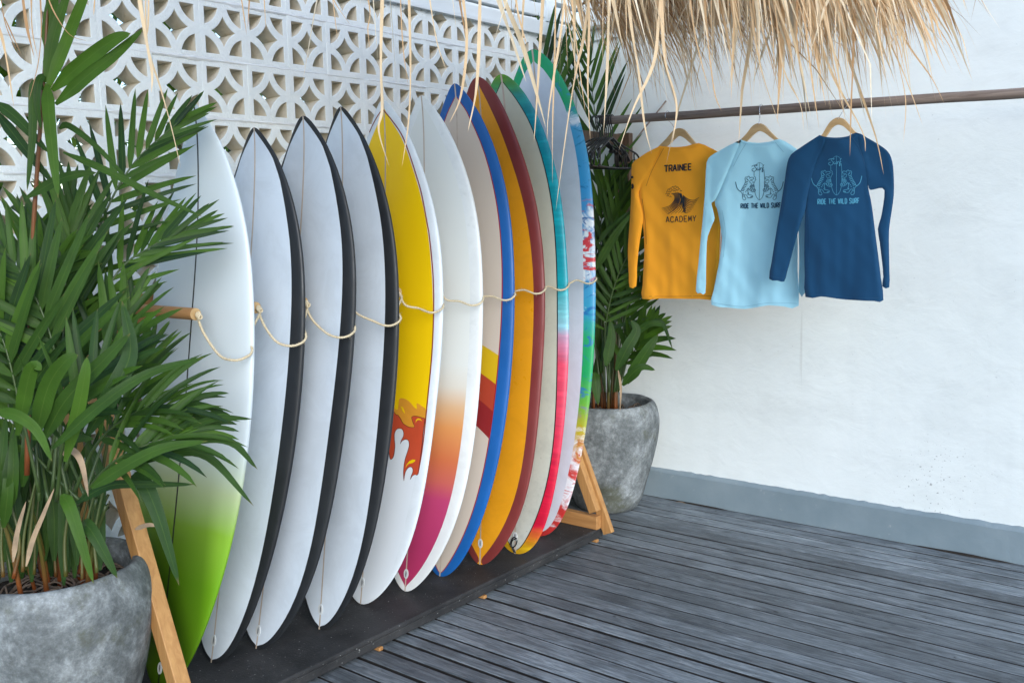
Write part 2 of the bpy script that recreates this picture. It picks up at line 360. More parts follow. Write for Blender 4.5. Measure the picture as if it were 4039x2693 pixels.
# ------------------------------------------------------------------ breeze block wall
PY, PZ, Y0, Z0 = 0.1871, 0.2, -2.73, 2.257
bw = thing('breeze_block_wall', (-0.045, -1.6, 0), 'white openwork breeze block wall behind the row of surfboards', 'wall')
def block_mesh():
    hw, hh = PY/2-0.0006, PZ/2-0.0006
    loops = [[(-hw,-hh),(hw,-hh),(hw,hh),(-hw,hh)]]
    bx, bz = 0.0172, 0.0205; ri, ro = 0.425, 0.545
    def el(r, a): return (r*PY*math.cos(a), r*PZ*math.sin(a))
    for sx in (-1, 1):
        for sz in (-1, 1):
            L = []; cx, cz = sx*PY/2, sz*PZ/2
            a0 = math.asin(bz/(ri*PZ)); a1 = math.acos(bx/(ri*PY))
            L.append((cx-sx*bx, cz-sz*bz))
            for i in range(11):
                a = a0+(a1-a0)*i/10; ex, ez = el(ri, a); L.append((cx-sx*ex, cz-sz*ez))
            if sx*sz < 0: L = L[::-1]
            loops.append(L)
    A = []; h = math.sqrt(ro*ro-0.25); b0 = math.atan2(h, 0.5); b1 = math.atan2(0.5, h)
    for sx, sz, rev in ((1,1,False),(1,-1,True),(-1,-1,False),(-1,1,True)):
        arc = []
        for i in range(8):
            a = b0+(b1-b0)*i/7; ex, ez = el(ro, a); arc.append((sx*(PY/2-ex), sz*(PZ/2-ez)))
        A += arc[::-1] if rev else arc
    B = []
    for p_ in A:
        if not B or (abs(p_[0]-B[-1][0])+abs(p_[1]-B[-1][1])) > 1e-5: B.append(p_)
    if (abs(B[0][0]-B[-1][0])+abs(B[0][1]-B[-1][1])) < 1e-5: B.pop()
    loops.append(B)
    cu = bpy.data.curves.new('block_outline', 'CURVE'); cu.dimensions = '2D'; cu.fill_mode = 'BOTH'; cu.extrude = 0.043; cu.bevel_depth = 0.0022; cu.bevel_resolution = 1
    for L in loops:
        s = cu.splines.new('POLY'); s.points.add(len(L)-1); s.use_cyclic_u = True
        for p_, q in zip(s.points, L): p_.co = (q[0], q[1], 0, 1)
    o = bpy.data.objects.new('tmp', cu); COL.objects.link(o)
    dg = bpy.context.evaluated_depsgraph_get(); me = bpy.data.meshes.new_from_object(o.evaluated_get(dg))
    bpy.data.objects.remove(o); bpy.data.curves.remove(cu)
    me.transform(Matrix(((0,0,1,0),(1,0,0,0),(0,1,0,0),(0,0,0,1))))
    me.materials.clear(); me.materials.append(BLOCK_PAINT); me.materials.append(BLOCK_RAW)
    for p_ in me.polygons:
        c = p_.center; outer = abs(c.y) > hw-0.0008 or abs(c.z) > hh-0.0008
        p_.material_index = 0 if (abs(p_.normal.x) > 0.35 or outer or c.x > 0.036) else 1
        p_.use_smooth = False
    return me
BM = block_mesh(); random.seed(5)
wid = bw.location
ROWS = 12
for j in range(ROWS):                          # courses from the top down
    cz = Z0+PZ/2-PZ*j; jit = random.uniform(-0.006, 0.006)+(0.014 if j >= 3 else 0)
    for i in range(-4, 14):
        o = bpy.data.objects.new('breeze_block', BM); COL.objects.link(o); o.parent = bw
        cy = Y0+PY*(i+0.5)+jit+random.uniform(-0.0012, 0.0012)
        o.location = Vector((-0.045+random.uniform(-0.0018, 0.0018), cy, cz+random.uniform(-0.0012, 0.0012)))-wid
        o.rotation_euler = (random.choice((0, math.pi))+random.uniform(-0.004, 0.004), random.uniform(-0.006, 0.006), random.uniform(-0.006, 0.006))
# uneven mortar squeezed out of the joints
vs, fs = [], []; random.seed(9)
for j in range(ROWS-1):
    z = Z0-PZ*j
    for i in range(500):
        y = -3.45+i*0.0064; r = 0.0035+max(0, noise.noise((y*17, j*3.1, 0)))*0.007
        if noise.noise((y*6, j*1.7, 3)) < -0.25: r = 0.0005
        vs += [(0.0005, y, z-r*1.4), (0.0018+r*0.25, y, z+noise.noise((y*30, j, 1))*0.004), (0.0005, y, z+r*1.4)]
        if i:
            o_ = len(vs)-6; fs += [(o_,o_+3,o_+4,o_+1),(o_+1,o_+4,o_+5,o_+2)]
mesh('mortar_joint', vs, fs, MORTAR, bw, kind='stuff')
bevel(mesh('kerb', *box((-0.10,-3.50,-0.10), (0.004,-0.02,0.055)), MORTAR, bw), 0.004)
bevel(mesh('cap_beam', *box((-0.10,-3.60,2.380), (0.014,0.0,2.448)), WHITE_WOOD, bw), 0.004)
mesh('beam_lip', *box((0.0142,-3.60,2.380), (0.022,0.0,2.395)), WHITE_WOOD, bw)
mesh('wall_pier', *box((-0.098,-0.112,0.056), (0.010,-0.002,2.3795)), WHITE_PLASTER, bw)
for k_ in range(5):                            # slatted panel above the beam
    z = 2.470+k_*0.085
    bevel(mesh('slat', *box((-0.075,-3.60,z), (0.006,0.0,z+0.062)), WHITE_WOOD, bw), 0.003)
for y in (-3.2,-2.5,-1.75,-1.02,-0.34):
    bevel(mesh('post', *box((-0.062,y-0.035,2.449), (0.020,y+0.035,3.2)), WHITE_WOOD, bw), 0.003)

# ------------------------------------------------------------------ garden behind the openwork
def leaf(p0, d, length, width, droop, nseg=6, roll=0.0, up=Vector((0,0,1)), fold=0.28, tint=0.5, twist=0.0):
    d = Vector(d).normalized(); p = Vector(p0); vs, uv, fs = [], [], []
    s0 = d.cross(up); s0 = s0.normalized() if s0.length > 1e-3 else d.orthogonal().normalized()
    for i in range(nseg+1):
        t = i/nseg; w = width*0.5*min(1, (t*5+0.28))*(max(0, 1-t**2.6))**0.62
        s = d.cross(up); s = (s.normalized() if s.length > 1e-3 else s0); s0 = s
        n_ = s.cross(d).normalized(); a = roll+twist*t
        s2 = s*math.cos(a)+n_*math.sin(a); n2 = -s*math.sin(a)+n_*math.cos(a)
        vs += [p-s2*w+n2*w*fold, p.copy(), p+s2*w+n2*w*fold]; uv += [(-1,t),(0,t),(1,t)]
        if i:
            o_ = (i-1)*3; fs += [(o_,o_+1,o_+4,o_+3),(o_+1,o_+2,o_+5,o_+4)]
        p = p+d*(length/nseg); d = (d+Vector((0,0,-1))*droop*(0.4+t)/nseg).normalized()
    return vs, fs, uv, [tint]*len(vs)
class Acc:
    def __init__(s): s.v, s.f, s.u, s.c = [], [], [], []
    def add(s, L):
        n = len(s.v); s.v += L[0]; s.f += [tuple(i+n for i in q) for q in L[1]]; s.u += L[2]; s.c += L[3]
    def obj(s, name, mat, parent, kind=None): return mesh(name, s.v, s.f, mat, parent, smooth=True, uv=s.u, kind=kind, col=s.c)
random.seed(21)
GL = ['bushy green palm seen through the openwork behind the tall red stalk', 'bushy green palm seen through the blocks left of the white and green surfboard',
      'green palm seen through the blocks above the black-railed surfboards', 'green shrub behind the openwork above the farther surfboards']
for k_, (gx, gy) in enumerate(((-0.75,-3.6),(-0.8,-2.75),(-0.9,-1.9),(-1.2,-0.9))):
    t_ = thing('garden_palm', (gx, gy, -0.12), GL[k_], 'palm', 'palms in the garden behind the openwork wall')
    A = Acc(); S = []
    for q in range(26):
        az = random.uniform(0, 2*math.pi); el = random.uniform(0.5, 1.35); L = random.uniform(1.2, 2.6)
        b = Vector((gx+random.uniform(-0.1,0.1), gy+random.uniform(-0.1,0.1), -0.12)); d = Vector((math.cos(az)*math.cos(el), math.sin(az)*math.cos(el), math.sin(el)))
        pts = [b+d*(L*i/6)+Vector((0,0,-0.35*(i/6)**2)) for i in range(7)]
        pts = [Vector((min(p_.x, -0.16), p_.y, p_.z)) for p_ in pts]
        S.append(tube(pts, 0.008, 5))
        for i in range(2, 7):
            for h in range(4):
                sd_ = random.choice((-1, 1)); t = (pts[i]-pts[i-1]).normalized(); s_ = t.cross(Vector((0,0,1))).normalized()*sd_
                if pts[i].x > -0.30 and (s_.x > 0): s_ = -s_
                lf = leaf(pts[i-1].lerp(pts[i], random.random()), t*0.6+s_, random.uniform(0.3,0.5), 0.035, 0.8, 5, tint=random.random())
                if max(p_.x for p_ in lf[0]) < -0.115: A.add(lf)
    A.obj('foliage', LEAF_FAR, t_, 'stuff')
    v_, f_ = join(*S); mesh('stems', v_, f_, STEM, t_, smooth=True, kind='stuff', col=[0.8]*len(v_))

random.seed(55)
hd = thing('garden_hedge', (-2.4, -1.8, -0.12), 'tall green hedge far behind the openwork wall', 'hedge')
A = Acc()
for q in range(9500):
    y = random.uniform(-6.5, 1.5); z = random.random()**0.8*3.9-0.1; x = -2.3-random.random()*0.7+0.25*noise.noise((y*1.5, z*1.5, 0))
    A.add(leaf((x,y,z), (random.gauss(0.5,.5), random.gauss(0,.8), random.gauss(0.1,.6)), random.uniform(0.18,0.36), random.uniform(0.04,0.07), 0.7, 3, tint=random.random()))
A.obj('foliage', LEAF_FAR, hd, 'stuff')
v_, f_ = join(*[tube([(-2.65,y,-0.12),(-2.65+random.uniform(-.1,.1),y+random.uniform(-.2,.2),1.8),(-2.6,y+random.uniform(-.3,.3),3.4)], [0.03,0.02,0.008], 6) for y in [-6+0.6*i for i in range(12)]])
mesh('stems', v_, f_, ROOT, hd, smooth=True, kind='stuff')
# ------------------------------------------------------------------ surfboards
BOARD_DATA={
 1:([0.3067,-2.8638,0.0680],[0.3994,-2.6638,1.8519],[0.0000,0.0201,0.0401,0.0601,0.0799,0.0995,0.1189,0.1381,0.1569,0.1752,0.1928,0.2095,0.2251,0.2393,0.2519,0.2625,0.2712,0.2777,0.2820,0.2841,0.2841,0.2818,0.2775,0.2710,0.2624,0.2516,0.2387,0.2238,0.2068,0.1880,0.1677,0.1463,0.1244,0.1026,0.0815,0.0619,0.0444,0.0295,0.0174,0.0079,0.0000],None),
 2:([0.2788,-2.6533,0.0680],[0.4001,-2.4533,1.7908],[0.0000,0.0203,0.0404,0.0602,0.0794,0.0981,0.1162,0.1336,0.1503,0.1663,0.1816,0.1960,0.2094,0.2216,0.2325,0.2419,0.2498,0.2560,0.2607,0.2638,0.2653,0.2654,0.2638,0.2606,0.2555,0.2484,0.2391,0.2275,0.2135,0.1972,0.1788,0.1588,0.1376,0.1160,0.0946,0.0742,0.0554,0.0386,0.0241,0.0115,0.0000],[0.0000,0.0000,0.0000,0.0321,0.0542,0.0735,0.0916,0.1087,0.1249,0.1401,0.1539,0.1664,0.1774,0.1869,0.1949,0.2015,0.2069,0.2113,0.2147,0.2172,0.2189,0.2195,0.2189,0.2170,0.2133,0.2078,0.2002,0.1905,0.1787,0.1641,0.1491,0.1335,0.1183,0.0989,0.0809,0.0572,0.0347,0.0158,0.0021,0.0000,0.0000]),
 3:([0.3140,-2.5020,0.0680],[0.4554,-2.3020,1.8320],[0.0000,0.0205,0.0411,0.0623,0.0838,0.1057,0.1275,0.1489,0.1694,0.1886,0.2059,0.2210,0.2338,0.2442,0.2525,0.2588,0.2635,0.2670,0.2696,0.2715,0.2727,0.2730,0.2721,0.2697,0.2652,0.2583,0.2488,0.2366,0.2216,0.2042,0.1847,0.1636,0.1417,0.1195,0.0978,0.0772,0.0582,0.0412,0.0261,0.0126,0.0000],[0.0000,0.0000,0.0000,0.0332,0.0572,0.0791,0.1005,0.1212,0.1408,0.1588,0.1745,0.1876,0.1981,0.2060,0.2116,0.2155,0.2183,0.2203,0.2220,0.2236,0.2249,0.2258,0.2259,0.2246,0.2215,0.2161,0.2084,0.1982,0.1855,0.1699,0.1540,0.1375,0.1218,0.1019,0.0836,0.0595,0.0365,0.0169,0.0022,0.0000,0.0000]),
 4:([0.3703,-2.2753,0.0680],[0.3819,-2.0753,1.8832],[0.0000,0.0183,0.0368,0.0557,0.0751,0.0949,0.1148,0.1345,0.1537,0.1718,0.1886,0.2037,0.2172,0.2288,0.2386,0.2469,0.2539,0.2597,0.2644,0.2680,0.2706,0.2717,0.2711,0.2685,0.2635,0.2559,0.2455,0.2323,0.2165,0.1983,0.1782,0.1567,0.1346,0.1125,0.0910,0.0709,0.0527,0.0367,0.0229,0.0109,0.0000],[0.0000,0.0000,0.0000,0.0297,0.0513,0.0711,0.0905,0.1095,0.1277,0.1446,0.1598,0.1730,0.1840,0.1929,0.2000,0.2057,0.2103,0.2143,0.2177,0.2207,0.2232,0.2247,0.2250,0.2236,0.2201,0.2141,0.2056,0.1946,0.1812,0.1650,0.1486,0.1318,0.1158,0.0959,0.0779,0.0547,0.0330,0.0150,0.0020,0.0000,0.0000]),
 5:([0.3202,-2.0336,0.0680],[0.3405,-1.8336,1.9273],[0.0000,0.0200,0.0405,0.0619,0.0844,0.1076,0.1312,0.1544,0.1765,0.1969,0.2151,0.2305,0.2433,0.2535,0.2615,0.2678,0.2730,0.2776,0.2816,0.2852,0.2880,0.2894,0.2888,0.2857,0.2795,0.2700,0.2571,0.2410,0.2223,0.2014,0.1791,0.1561,0.1333,0.1112,0.0904,0.0713,0.0541,0.0386,0.0248,0.0121,0.0000],[0.0000,0.0000,0.0000,0.0453,0.0745,0.0978,0.1178,0.1353,0.1508,0.1648,0.1776,0.1897,0.2013,0.2125,0.2231,0.2331,0.2421,0.2498,0.2558,0.2599,0.2618,0.2613,0.2584,0.2528,0.2446,0.2338,0.2205,0.2047,0.1867,0.1663,0.1440,0.1221,0.1012,0.0793,0.0528,0.0271,0.0111,0.0000,0.0000,0.0000,0.0000]),
 6:([0.3701,-1.8487,0.0680],[0.3573,-1.6487,1.9575],[0.0000,0.0166,0.0340,0.0529,0.0735,0.0957,0.1190,0.1428,0.1663,0.1888,0.2096,0.2281,0.2440,0.2571,0.2675,0.2754,0.2812,0.2853,0.2880,0.2897,0.2903,0.2899,0.2880,0.2844,0.2786,0.2703,0.2592,0.2452,0.2284,0.2090,0.1876,0.1647,0.1411,0.1175,0.0946,0.0732,0.0539,0.0371,0.0229,0.0108,0.0000],[0.0000,0.0000,0.0000,0.0079,0.0285,0.0507,0.0740,0.0978,0.1213,0.1438,0.1646,0.1831,0.1990,0.2121,0.2225,0.2304,0.2362,0.2403,0.2430,0.2447,0.2453,0.2449,0.2430,0.2394,0.2336,0.2253,0.2142,0.2002,0.1834,0.1640,0.1426,0.1197,0.0961,0.0725,0.0496,0.0282,0.0089,0.0000,0.0000,0.0000,0.0000]),
 7:([0.3756,-1.6568,0.0680],[0.3570,-1.4568,2.0180],[0.0000,0.0194,0.0388,0.0585,0.0783,0.0983,0.1184,0.1383,0.1579,0.1769,0.1949,0.2116,0.2270,0.2406,0.2525,0.2625,0.2706,0.2769,0.2814,0.2843,0.2856,0.2852,0.2830,0.2790,0.2729,0.2646,0.2537,0.2404,0.2246,0.2065,0.1863,0.1646,0.1420,0.1191,0.0967,0.0754,0.0561,0.0389,0.0242,0.0115,0.0000],[0.0000,0.0000,0.0000,0.0167,0.0327,0.0503,0.0695,0.0896,0.1099,0.1297,0.1482,0.1652,0.1801,0.1930,0.2039,0.2130,0.2205,0.2268,0.2319,0.2358,0.2385,0.2398,0.2391,0.2362,0.2306,0.2222,0.2108,0.1964,0.1793,0.1609,0.1400,0.1176,0.0930,0.0694,0.0480,0.0216,0.0000,0.0000,0.0000,0.0000,0.0000]),
 8:([0.4226,-1.4638,0.0680],[0.3110,-1.2638,2.0660],[0.0000,0.0181,0.0370,0.0572,0.0789,0.1018,0.1254,0.1489,0.1715,0.1924,0.2110,0.2270,0.2403,0.2511,0.2597,0.2668,0.2729,0.2783,0.2833,0.2876,0.2909,0.2925,0.2918,0.2883,0.2815,0.2713,0.2579,0.2416,0.2229,0.2027,0.1817,0.1605,0.1399,0.1201,0.1014,0.0835,0.0663,0.0496,0.0331,0.0165,0.0000],[0.0177,0.0146,0.0054,0.0082,0.0273,0.0496,0.0741,0.0993,0.1240,0.1472,0.1678,0.1854,0.1998,0.2111,0.2199,0.2267,0.2324,0.2375,0.2423,0.2465,0.2496,0.2510,0.2499,0.2454,0.2372,0.2252,0.2095,0.1906,0.1692,0.1466,0.1247,0.1032,0.0818,0.0603,0.0412,0.0241,0.0099,0.0000,0.0000,0.0000,0.0000]),
 9:([0.4625,-1.2786,0.0680],[0.2855,-1.0786,2.0978],[0.0000,0.0249,0.0493,0.0727,0.0947,0.1152,0.1341,0.1513,0.1670,0.1815,0.1949,0.2074,0.2190,0.2298,0.2396,0.2482,0.2556,0.2616,0.2661,0.2693,0.2711,0.2716,0.2708,0.2687,0.2651,0.2599,0.2527,0.2434,0.2317,0.2177,0.2014,0.1830,0.1630,0.1418,0.1200,0.0982,0.0769,0.0564,0.0369,0.0182,0.0000],[0.0000,0.0000,0.0000,0.0238,0.0430,0.0621,0.0819,0.1021,0.1220,0.1410,0.1585,0.1740,0.1871,0.1978,0.2061,0.2125,0.2172,0.2208,0.2236,0.2261,0.2281,0.2297,0.2304,0.2297,0.2270,0.2220,0.2143,0.2035,0.1898,0.1735,0.1558,0.1371,0.1149,0.0893,0.0640,0.0389,0.0163,0.0000,0.0000,0.0000,0.0000]),
 10:([0.4031,-1.0397,0.0680],[0.2747,-0.8397,2.2285],[0.0000,0.0251,0.0497,0.0734,0.0958,0.1168,0.1363,0.1543,0.1710,0.1866,0.2012,0.2148,0.2276,0.2392,0.2497,0.2587,0.2661,0.2718,0.2760,0.2788,0.2802,0.2805,0.2798,0.2780,0.2751,0.2706,0.2643,0.2557,0.2446,0.2308,0.2143,0.1954,0.1745,0.1521,0.1289,0.1055,0.0826,0.0606,0.0396,0.0195,0.0000],[0.0000,0.0000,0.0000,0.0388,0.0640,0.0846,0.1027,0.1192,0.1345,0.1489,0.1626,0.1755,0.1876,0.1986,0.2082,0.2162,0.2224,0.2269,0.2298,0.2313,0.2318,0.2316,0.2307,0.2291,0.2266,0.2226,0.2166,0.2081,0.1966,0.1820,0.1666,0.1496,0.1251,0.0979,0.0698,0.0413,0.0000,0.0000,0.0000,0.0000,0.0000]),
}

HP = 0.065
RK_S = [0,.1,.2,.37,.5,.58,.66,.73,.8,.86,.93,.97,1]
RK_V = [0,.005,.012,.024,.031,.033,.035,.038,.037,.032,.022,.012,0]
GR = [(1-math.cos(math.pi*i/40))/2 for i in range(41)]
def interp(x, X, Y):
    if x <= X[0]: return Y[0]
    for i in range(1, len(X)):
        if x <= X[i]:
            t = (x-X[i-1])/(X[i]-X[i-1]); return Y[i-1]+(Y[i]-Y[i-1])*t
    return Y[-1]
RK_SM = [interp(s, RK_S, RK_V) for s in GR]
for _ in range(2): RK_SM = [RK_SM[0]]+[(RK_SM[i-1]+2*RK_SM[i]+RK_SM[i+1])/4 for i in range(1, 40)]+[RK_SM[40]]
DECK_RK = {1:1.0, 2:.62, 3:.75, 4:.6}
NST = 84
STN = [(1-math.cos(math.pi*i/NST))/2 for i in range(NST+1)]
BV = {}
def wdist(px, py, b): return None
def board(b, label, deck_mat, rail_mat, strmat, strw, plug=True, pin=None, group='surfboards standing side by side in the rack'):
    T, N, HW, IN = BOARD_DATA[b]; T, N = Vector(T), Vector(N); rk = DECK_RK.get(b, .8)
    t_ = thing('surfboard', T, label, 'surfboard', group)
    X = Vector((1,0,0)); L = (N-T).length; up = (N-T)/L; up = Vector((0, up.y, up.z)).normalized(); nrm = Vector((0, up.z, -up.y)) # +nrm: away from the deck
    top = []; inner = []; st = []
    def sec(s):
        hw = max(interp(s, GR, HW), 0.0025); c = T+(N-T)*s
        c = c+X*(0.008*math.sqrt(max(0, math.sin(math.pi*s))))
        foil = max(0.10, math.sin(math.pi*min(max(s, .0), 1))**0.55)
        th = 0.060*foil*min(1, hw/0.11+0.12); deck0 = c.copy(); deck0.y += rk*interp(s, GR, RK_SM)
        return hw, th, deck0
    NW, NB = 11, 12
    V, UV, RR = [], [], []
    def prof(q):                                # q 0..1 centre->rail, dome of the deck as share of thickness
        return 0.5*(1-(1-abs(q)**2.5)**0.42)
    for s in STN:
        hw, th, c0 = sec(s); iw = min(interp(s, GR, IN) if IN else 0, hw*0.93)
        if not IN: iw = hw*0.8
        row = []
        qs = [iw/hw*i/NW for i in range(NW+1)]; qr = [iw/hw+(1-iw/hw)*math.sin(math.pi/2*i/NB) for i in range(NB+1)]
        full = qs+qr[1:]
        rowR = [(q, th*prof(q)) for q in full]
        bot = [(q, th-th*0.98*prof(q)) for q in (qr[::-1][1:]+qs[::-1][1:])]
        half = rowR+bot                         # centre deck -> rail -> centre bottom
        V.append((c0, hw, th, half)); st.append((hw, iw))
    nh = len(V[0][3])
    vs, uv = [], []
    for k_, (c0, hw, th, half) in enumerate(V):
        for (q, d) in half: vs.append(c0+X*(q*hw)+nrm*d); uv.append((q*hw, STN[k_]))
        for (q, d) in half[1:-1]: vs.append(c0-X*(q*hw)+nrm*d); uv.append((-q*hw, STN[k_]))
    per = nh+nh-2
    def idx(k_, side, j):
        if side > 0 or j == 0 or j == nh-1: return k_*per+j
        return k_*per+nh+j-1
    fd, fr = [], []
    for k_ in range(NST):
        for side in (1, -1):
            for j in range(nh-1):
                q = (idx(k_,side,j), idx(k_,side,j+1), idx(k_+1,side,j+1), idx(k_+1,side,j))
                if side < 0: q = q[::-1]
                (fd if (j < NW) else fr).append(q)
    capf = [[idx(0,1,j) for j in range(nh)]+[idx(0,-1,j) for j in range(nh-2,0,-1)], ([idx(NST,1,j) for j in range(nh)]+[idx(NST,-1,j) for j in range(nh-2,0,-1)])[::-1]]
    fr += [tuple(q) for q in capf]
    # shared smooth normals so that deck and rail meet without a crease
    tmp = bpy.data.meshes.new('t'); tmp.from_pydata([tuple(v) for v in vs], [], fd+fr); tmp.update()
    nr = [Vector(x.vector) for x in tmp.vertex_normals]; bpy.data.meshes.remove(tmp)
    def sub(name, fs, mat):
        used = sorted({i for q in fs for i in q}); mp = {o_: n_ for n_, o_ in enumerate(used)}
        o = mesh(name, [vs[i] for i in used], [tuple(mp[i] for i in q) for q in fs], mat, t_, smooth=True, uv=[uv[i] for i in used])
        o.data.normals_split_custom_set_from_vertices([nr[i] for i in used]); return o
    if rail_mat is None:
        sub('hull', fd+fr, deck_mat)
    else:
        sub('deck_panel', fd, deck_mat); sub('rail', fr, rail_mat)
    BV[b] = BVHTree.FromPolygons(vs, fd+fr)
    # stringer: thin inlaid strip down the middle
    sv, sf = [], []
    for k_ in range(1, NST):
        c0 = V[k_][0]; w_ = min(strw/2, V[k_][1]*0.5)
        sv += [c0-X*w_-nrm*0.0004, c0+X*w_-nrm*0.0004]
        if len(sv) > 2: n_ = len(sv)-4; sf.append((n_, n_+1, n_+3, n_+2))
    mesh('stringer', sv, sf, strmat, t_, smooth=True)
    if pin:
        pv, pf = [], []
        for side in (1, -1):
            st0 = None
            for k_ in range(NST+1):
                c0, hw, th, half = V[k_]; iw = st[k_][1]
                if iw < 0.004: st0 = None; continue
                pw = 0.0045
                for w_ in (iw-pw*0.5, iw+pw*0.5):
                    q = w_/hw; pv.append(c0+X*(side*w_)+nrm*(th*prof(min(q, .999))-0.0006))
                n_ = len(pv)
                if st0 is not None: pf.append((n_-4, n_-3, n_-1, n_-2))
                st0 = 1
        mesh('pinline', pv, pf, pin, t_, smooth=True)
    if plug:
        s = 0.036+0.004*(b % 3); hw, th, c0 = sec(s); vs2, fs2 = [], []
        pd = (sec(s+.02)[2]-sec(s-.02)[2]).normalized(); pn = X.cross(pd).normalized()
        if pn.y > 0: pn = -pn
        e = c0+pn*0.0016
        ring, fr2 = [], []
        for i in range(24):
            a = 2*math.pi*i/24
            for r_, h_ in ((0.0, 0.0), ):
                pass
            ring += [e+X*(0.0125*math.cos(a))+pd*(0.020*math.sin(a))-pn*0.004, e+X*(0.0118*math.cos(a))+pd*(0.019*math.sin(a)), e+X*(0.0040*math.cos(a))+pd*(0.0125*math.sin(a))]
        for i in range(24):
            j = (i+1) % 24; fr2 += [(i*3,j*3,j*3+1,i*3+1),(i*3+1,j*3+1,j*3+2,i*3+2)]
        pl = mesh('leash_plug', ring, fr2, PLUG, t_, smooth=False)
        cup = [e+X*(0.0040*math.cos(2*math.pi*i/16))+pd*(0.0126*math.sin(2*math.pi*i/16))-pn*0.0004 for i in range(16)]
        mesh('plug_cup', cup, [tuple(range(16))], PLUG_CUP, pl)
        v_, f_ = bar(e+X*0.0015-pd*0.011+pn*0.0004, e+X*0.0015+pd*0.011+pn*0.0004, 0.0022, 0.0015, pn); mesh('plug_pin', v_, f_, METAL, pl)
    return t_
PLUG = simple('leash_plug_plastic', (0.62,0.65,0.66), 0.3, 0.03); PLUG_CUP = simple('plug_recess', (0.30,0.33,0.35), 0.4, 0.1)
def gloss(name, c, rough=0.33, var=0.05):
    M = Mat(name, c, rough, 0.45); v = M.geo(); f = M.noise(v, 2.4, 4, 0.6)
    M.color(M.ramp(f, [(0.3, tuple(x*(1-var) for x in c)), (0.7, tuple(min(1, x*(1+var)) for x in c))]))
    sm = M.ramp(M.noise(v, 6.5, 6, 0.7, 0.8), [(0.44, 1.0), (0.60, 0.93)]); M.rough(M.ramp(M.noise(v, 8, 5, 0.7), [(0.35, rough*0.8), (0.7, min(1, rough*1.5))]))
    M.color(M.mix(1.0, M.b.inputs['Base Color'].links[0].from_socket, sm, 'MULTIPLY')); M.bump(M.noise(v, 3.0, 2), 0.03, 0.02); return M.m
def stops(name, st, rough=0.33, nz=0.02, nsc=3, extra=None):
    M = Mat(name, rough=rough, spec=0.45); uvo, ux, uy = M.uv(); f = M.noise(M.geo(), nsc, 4)
    fac = M.math('ADD', uy, M.math('MULTIPLY', M.math('SUBTRACT', f, 0.5), nz)); c = M.ramp(fac, st)
    if extra: c = extra(M, c, ux, uy)
    M.color(c); return M.m
WHITE = gloss('white_resin', (0.70,0.755,0.80)); WHITE_SATIN = gloss('white_satin', (0.63,0.705,0.785), 0.42)
BLACK_RAIL = gloss('black_rail_resin', (0.018,0.020,0.023), 0.42, 0.2)
OAK = simple('stringer_wood', (0.50,0.41,0.33), 0.5, 0.15, 30); BLACK_LINE = simple('black_stringer', (0.012,0.012,0.013), 0.4, 0.1)
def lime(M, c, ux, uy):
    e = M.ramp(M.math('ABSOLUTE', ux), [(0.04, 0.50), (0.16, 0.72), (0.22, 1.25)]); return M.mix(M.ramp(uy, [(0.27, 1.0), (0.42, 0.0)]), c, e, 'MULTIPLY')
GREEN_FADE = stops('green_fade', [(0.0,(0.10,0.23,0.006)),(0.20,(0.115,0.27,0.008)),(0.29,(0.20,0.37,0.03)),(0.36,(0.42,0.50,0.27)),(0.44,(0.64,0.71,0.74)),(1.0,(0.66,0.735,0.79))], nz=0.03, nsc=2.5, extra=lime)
YELLOW = gloss('yellow_resin', (0.88,0.57,0.004), 0.33, 0.05); MAROON_LINE = gloss('maroon_pinline', (0.25,0.035,0.02)); 
FLAME_RED = gloss('flame_red', (0.55,0.075,0.03)); FLAME_ORANGE = gloss('flame_orange', (0.70,0.30,0.03)); FLAME_EDGE = gloss('flame_outline', (0.12,0.022,0.018))
FLAME_PANEL = stops('yellow_panel_white_below', [(0.0,(0.70,0.75,0.80)),(0.3595,(0.70,0.75,0.80)),(0.360,(0.88,0.57,0.004)),(1.0,(0.88,0.57,0.004))], nz=0.0)
SUNSET = stops('sunset_fade', [(0.0,(0.40,0.03,0.10)),(0.10,(0.42,0.035,0.12)),(0.20,(0.50,0.055,0.16)),(0.235,(0.58,0.13,0.10)),(0.28,(0.62,0.17,0.065)),(0.345,(0.72,0.31,0.10)),(0.385,(0.70,0.45,0.25)),(0.425,(0.72,0.68,0.60)),(0.47,(0.74,0.75,0.71)),(1.0,(0.72,0.74,0.71))], nz=0.008)
OFFWHITE = gloss('cream_white_resin', (0.74,0.76,0.75))
BLUE = gloss('blue_rail_resin', (0.008,0.105,0.36), 0.36, 0.12); RED_LINE = gloss('red_pinline', (0.35,0.012,0.012))
ORANGE = gloss('orange_resin', (0.82,0.34,0.012), 0.33, 0.05); MAROON = gloss('maroon_rail_resin', (0.21,0.034,0.030), 0.42, 0.1)
def arcs(M, c, ux, uy):
    cx, cy, rs, L = ARC
    dx = M.math('SUBTRACT', ux, cx); dy = M.math('SUBTRACT', M.math('MULTIPLY', uy, L), cy)
    d = M.math('SQRT', M.math('ADD', M.math('MULTIPLY', dx, dx), M.math('MULTIPLY', dy, dy)))
    beige = (0.60,0.52,0.44)
    return M.ramp(M.math('MULTIPLY', d, 0.5), [(0.0, beige), (rs[0]*.5, (0.27,0.018,0.02)), (rs[1]*.5, (0.43,0.055,0.025)), (rs[2]*.5, (0.66,0.43,0.01)), (rs[3]*.5, beige)], 'CONSTANT')
ARC = (-0.180, 0.080, (0.632, 0.719, 0.818, 0.918), 1.9603)
BEIGE_ARCS = stops('beige_with_sunrise_bands', [(0,(0.6,0.52,0.44))], nz=0, extra=arcs)
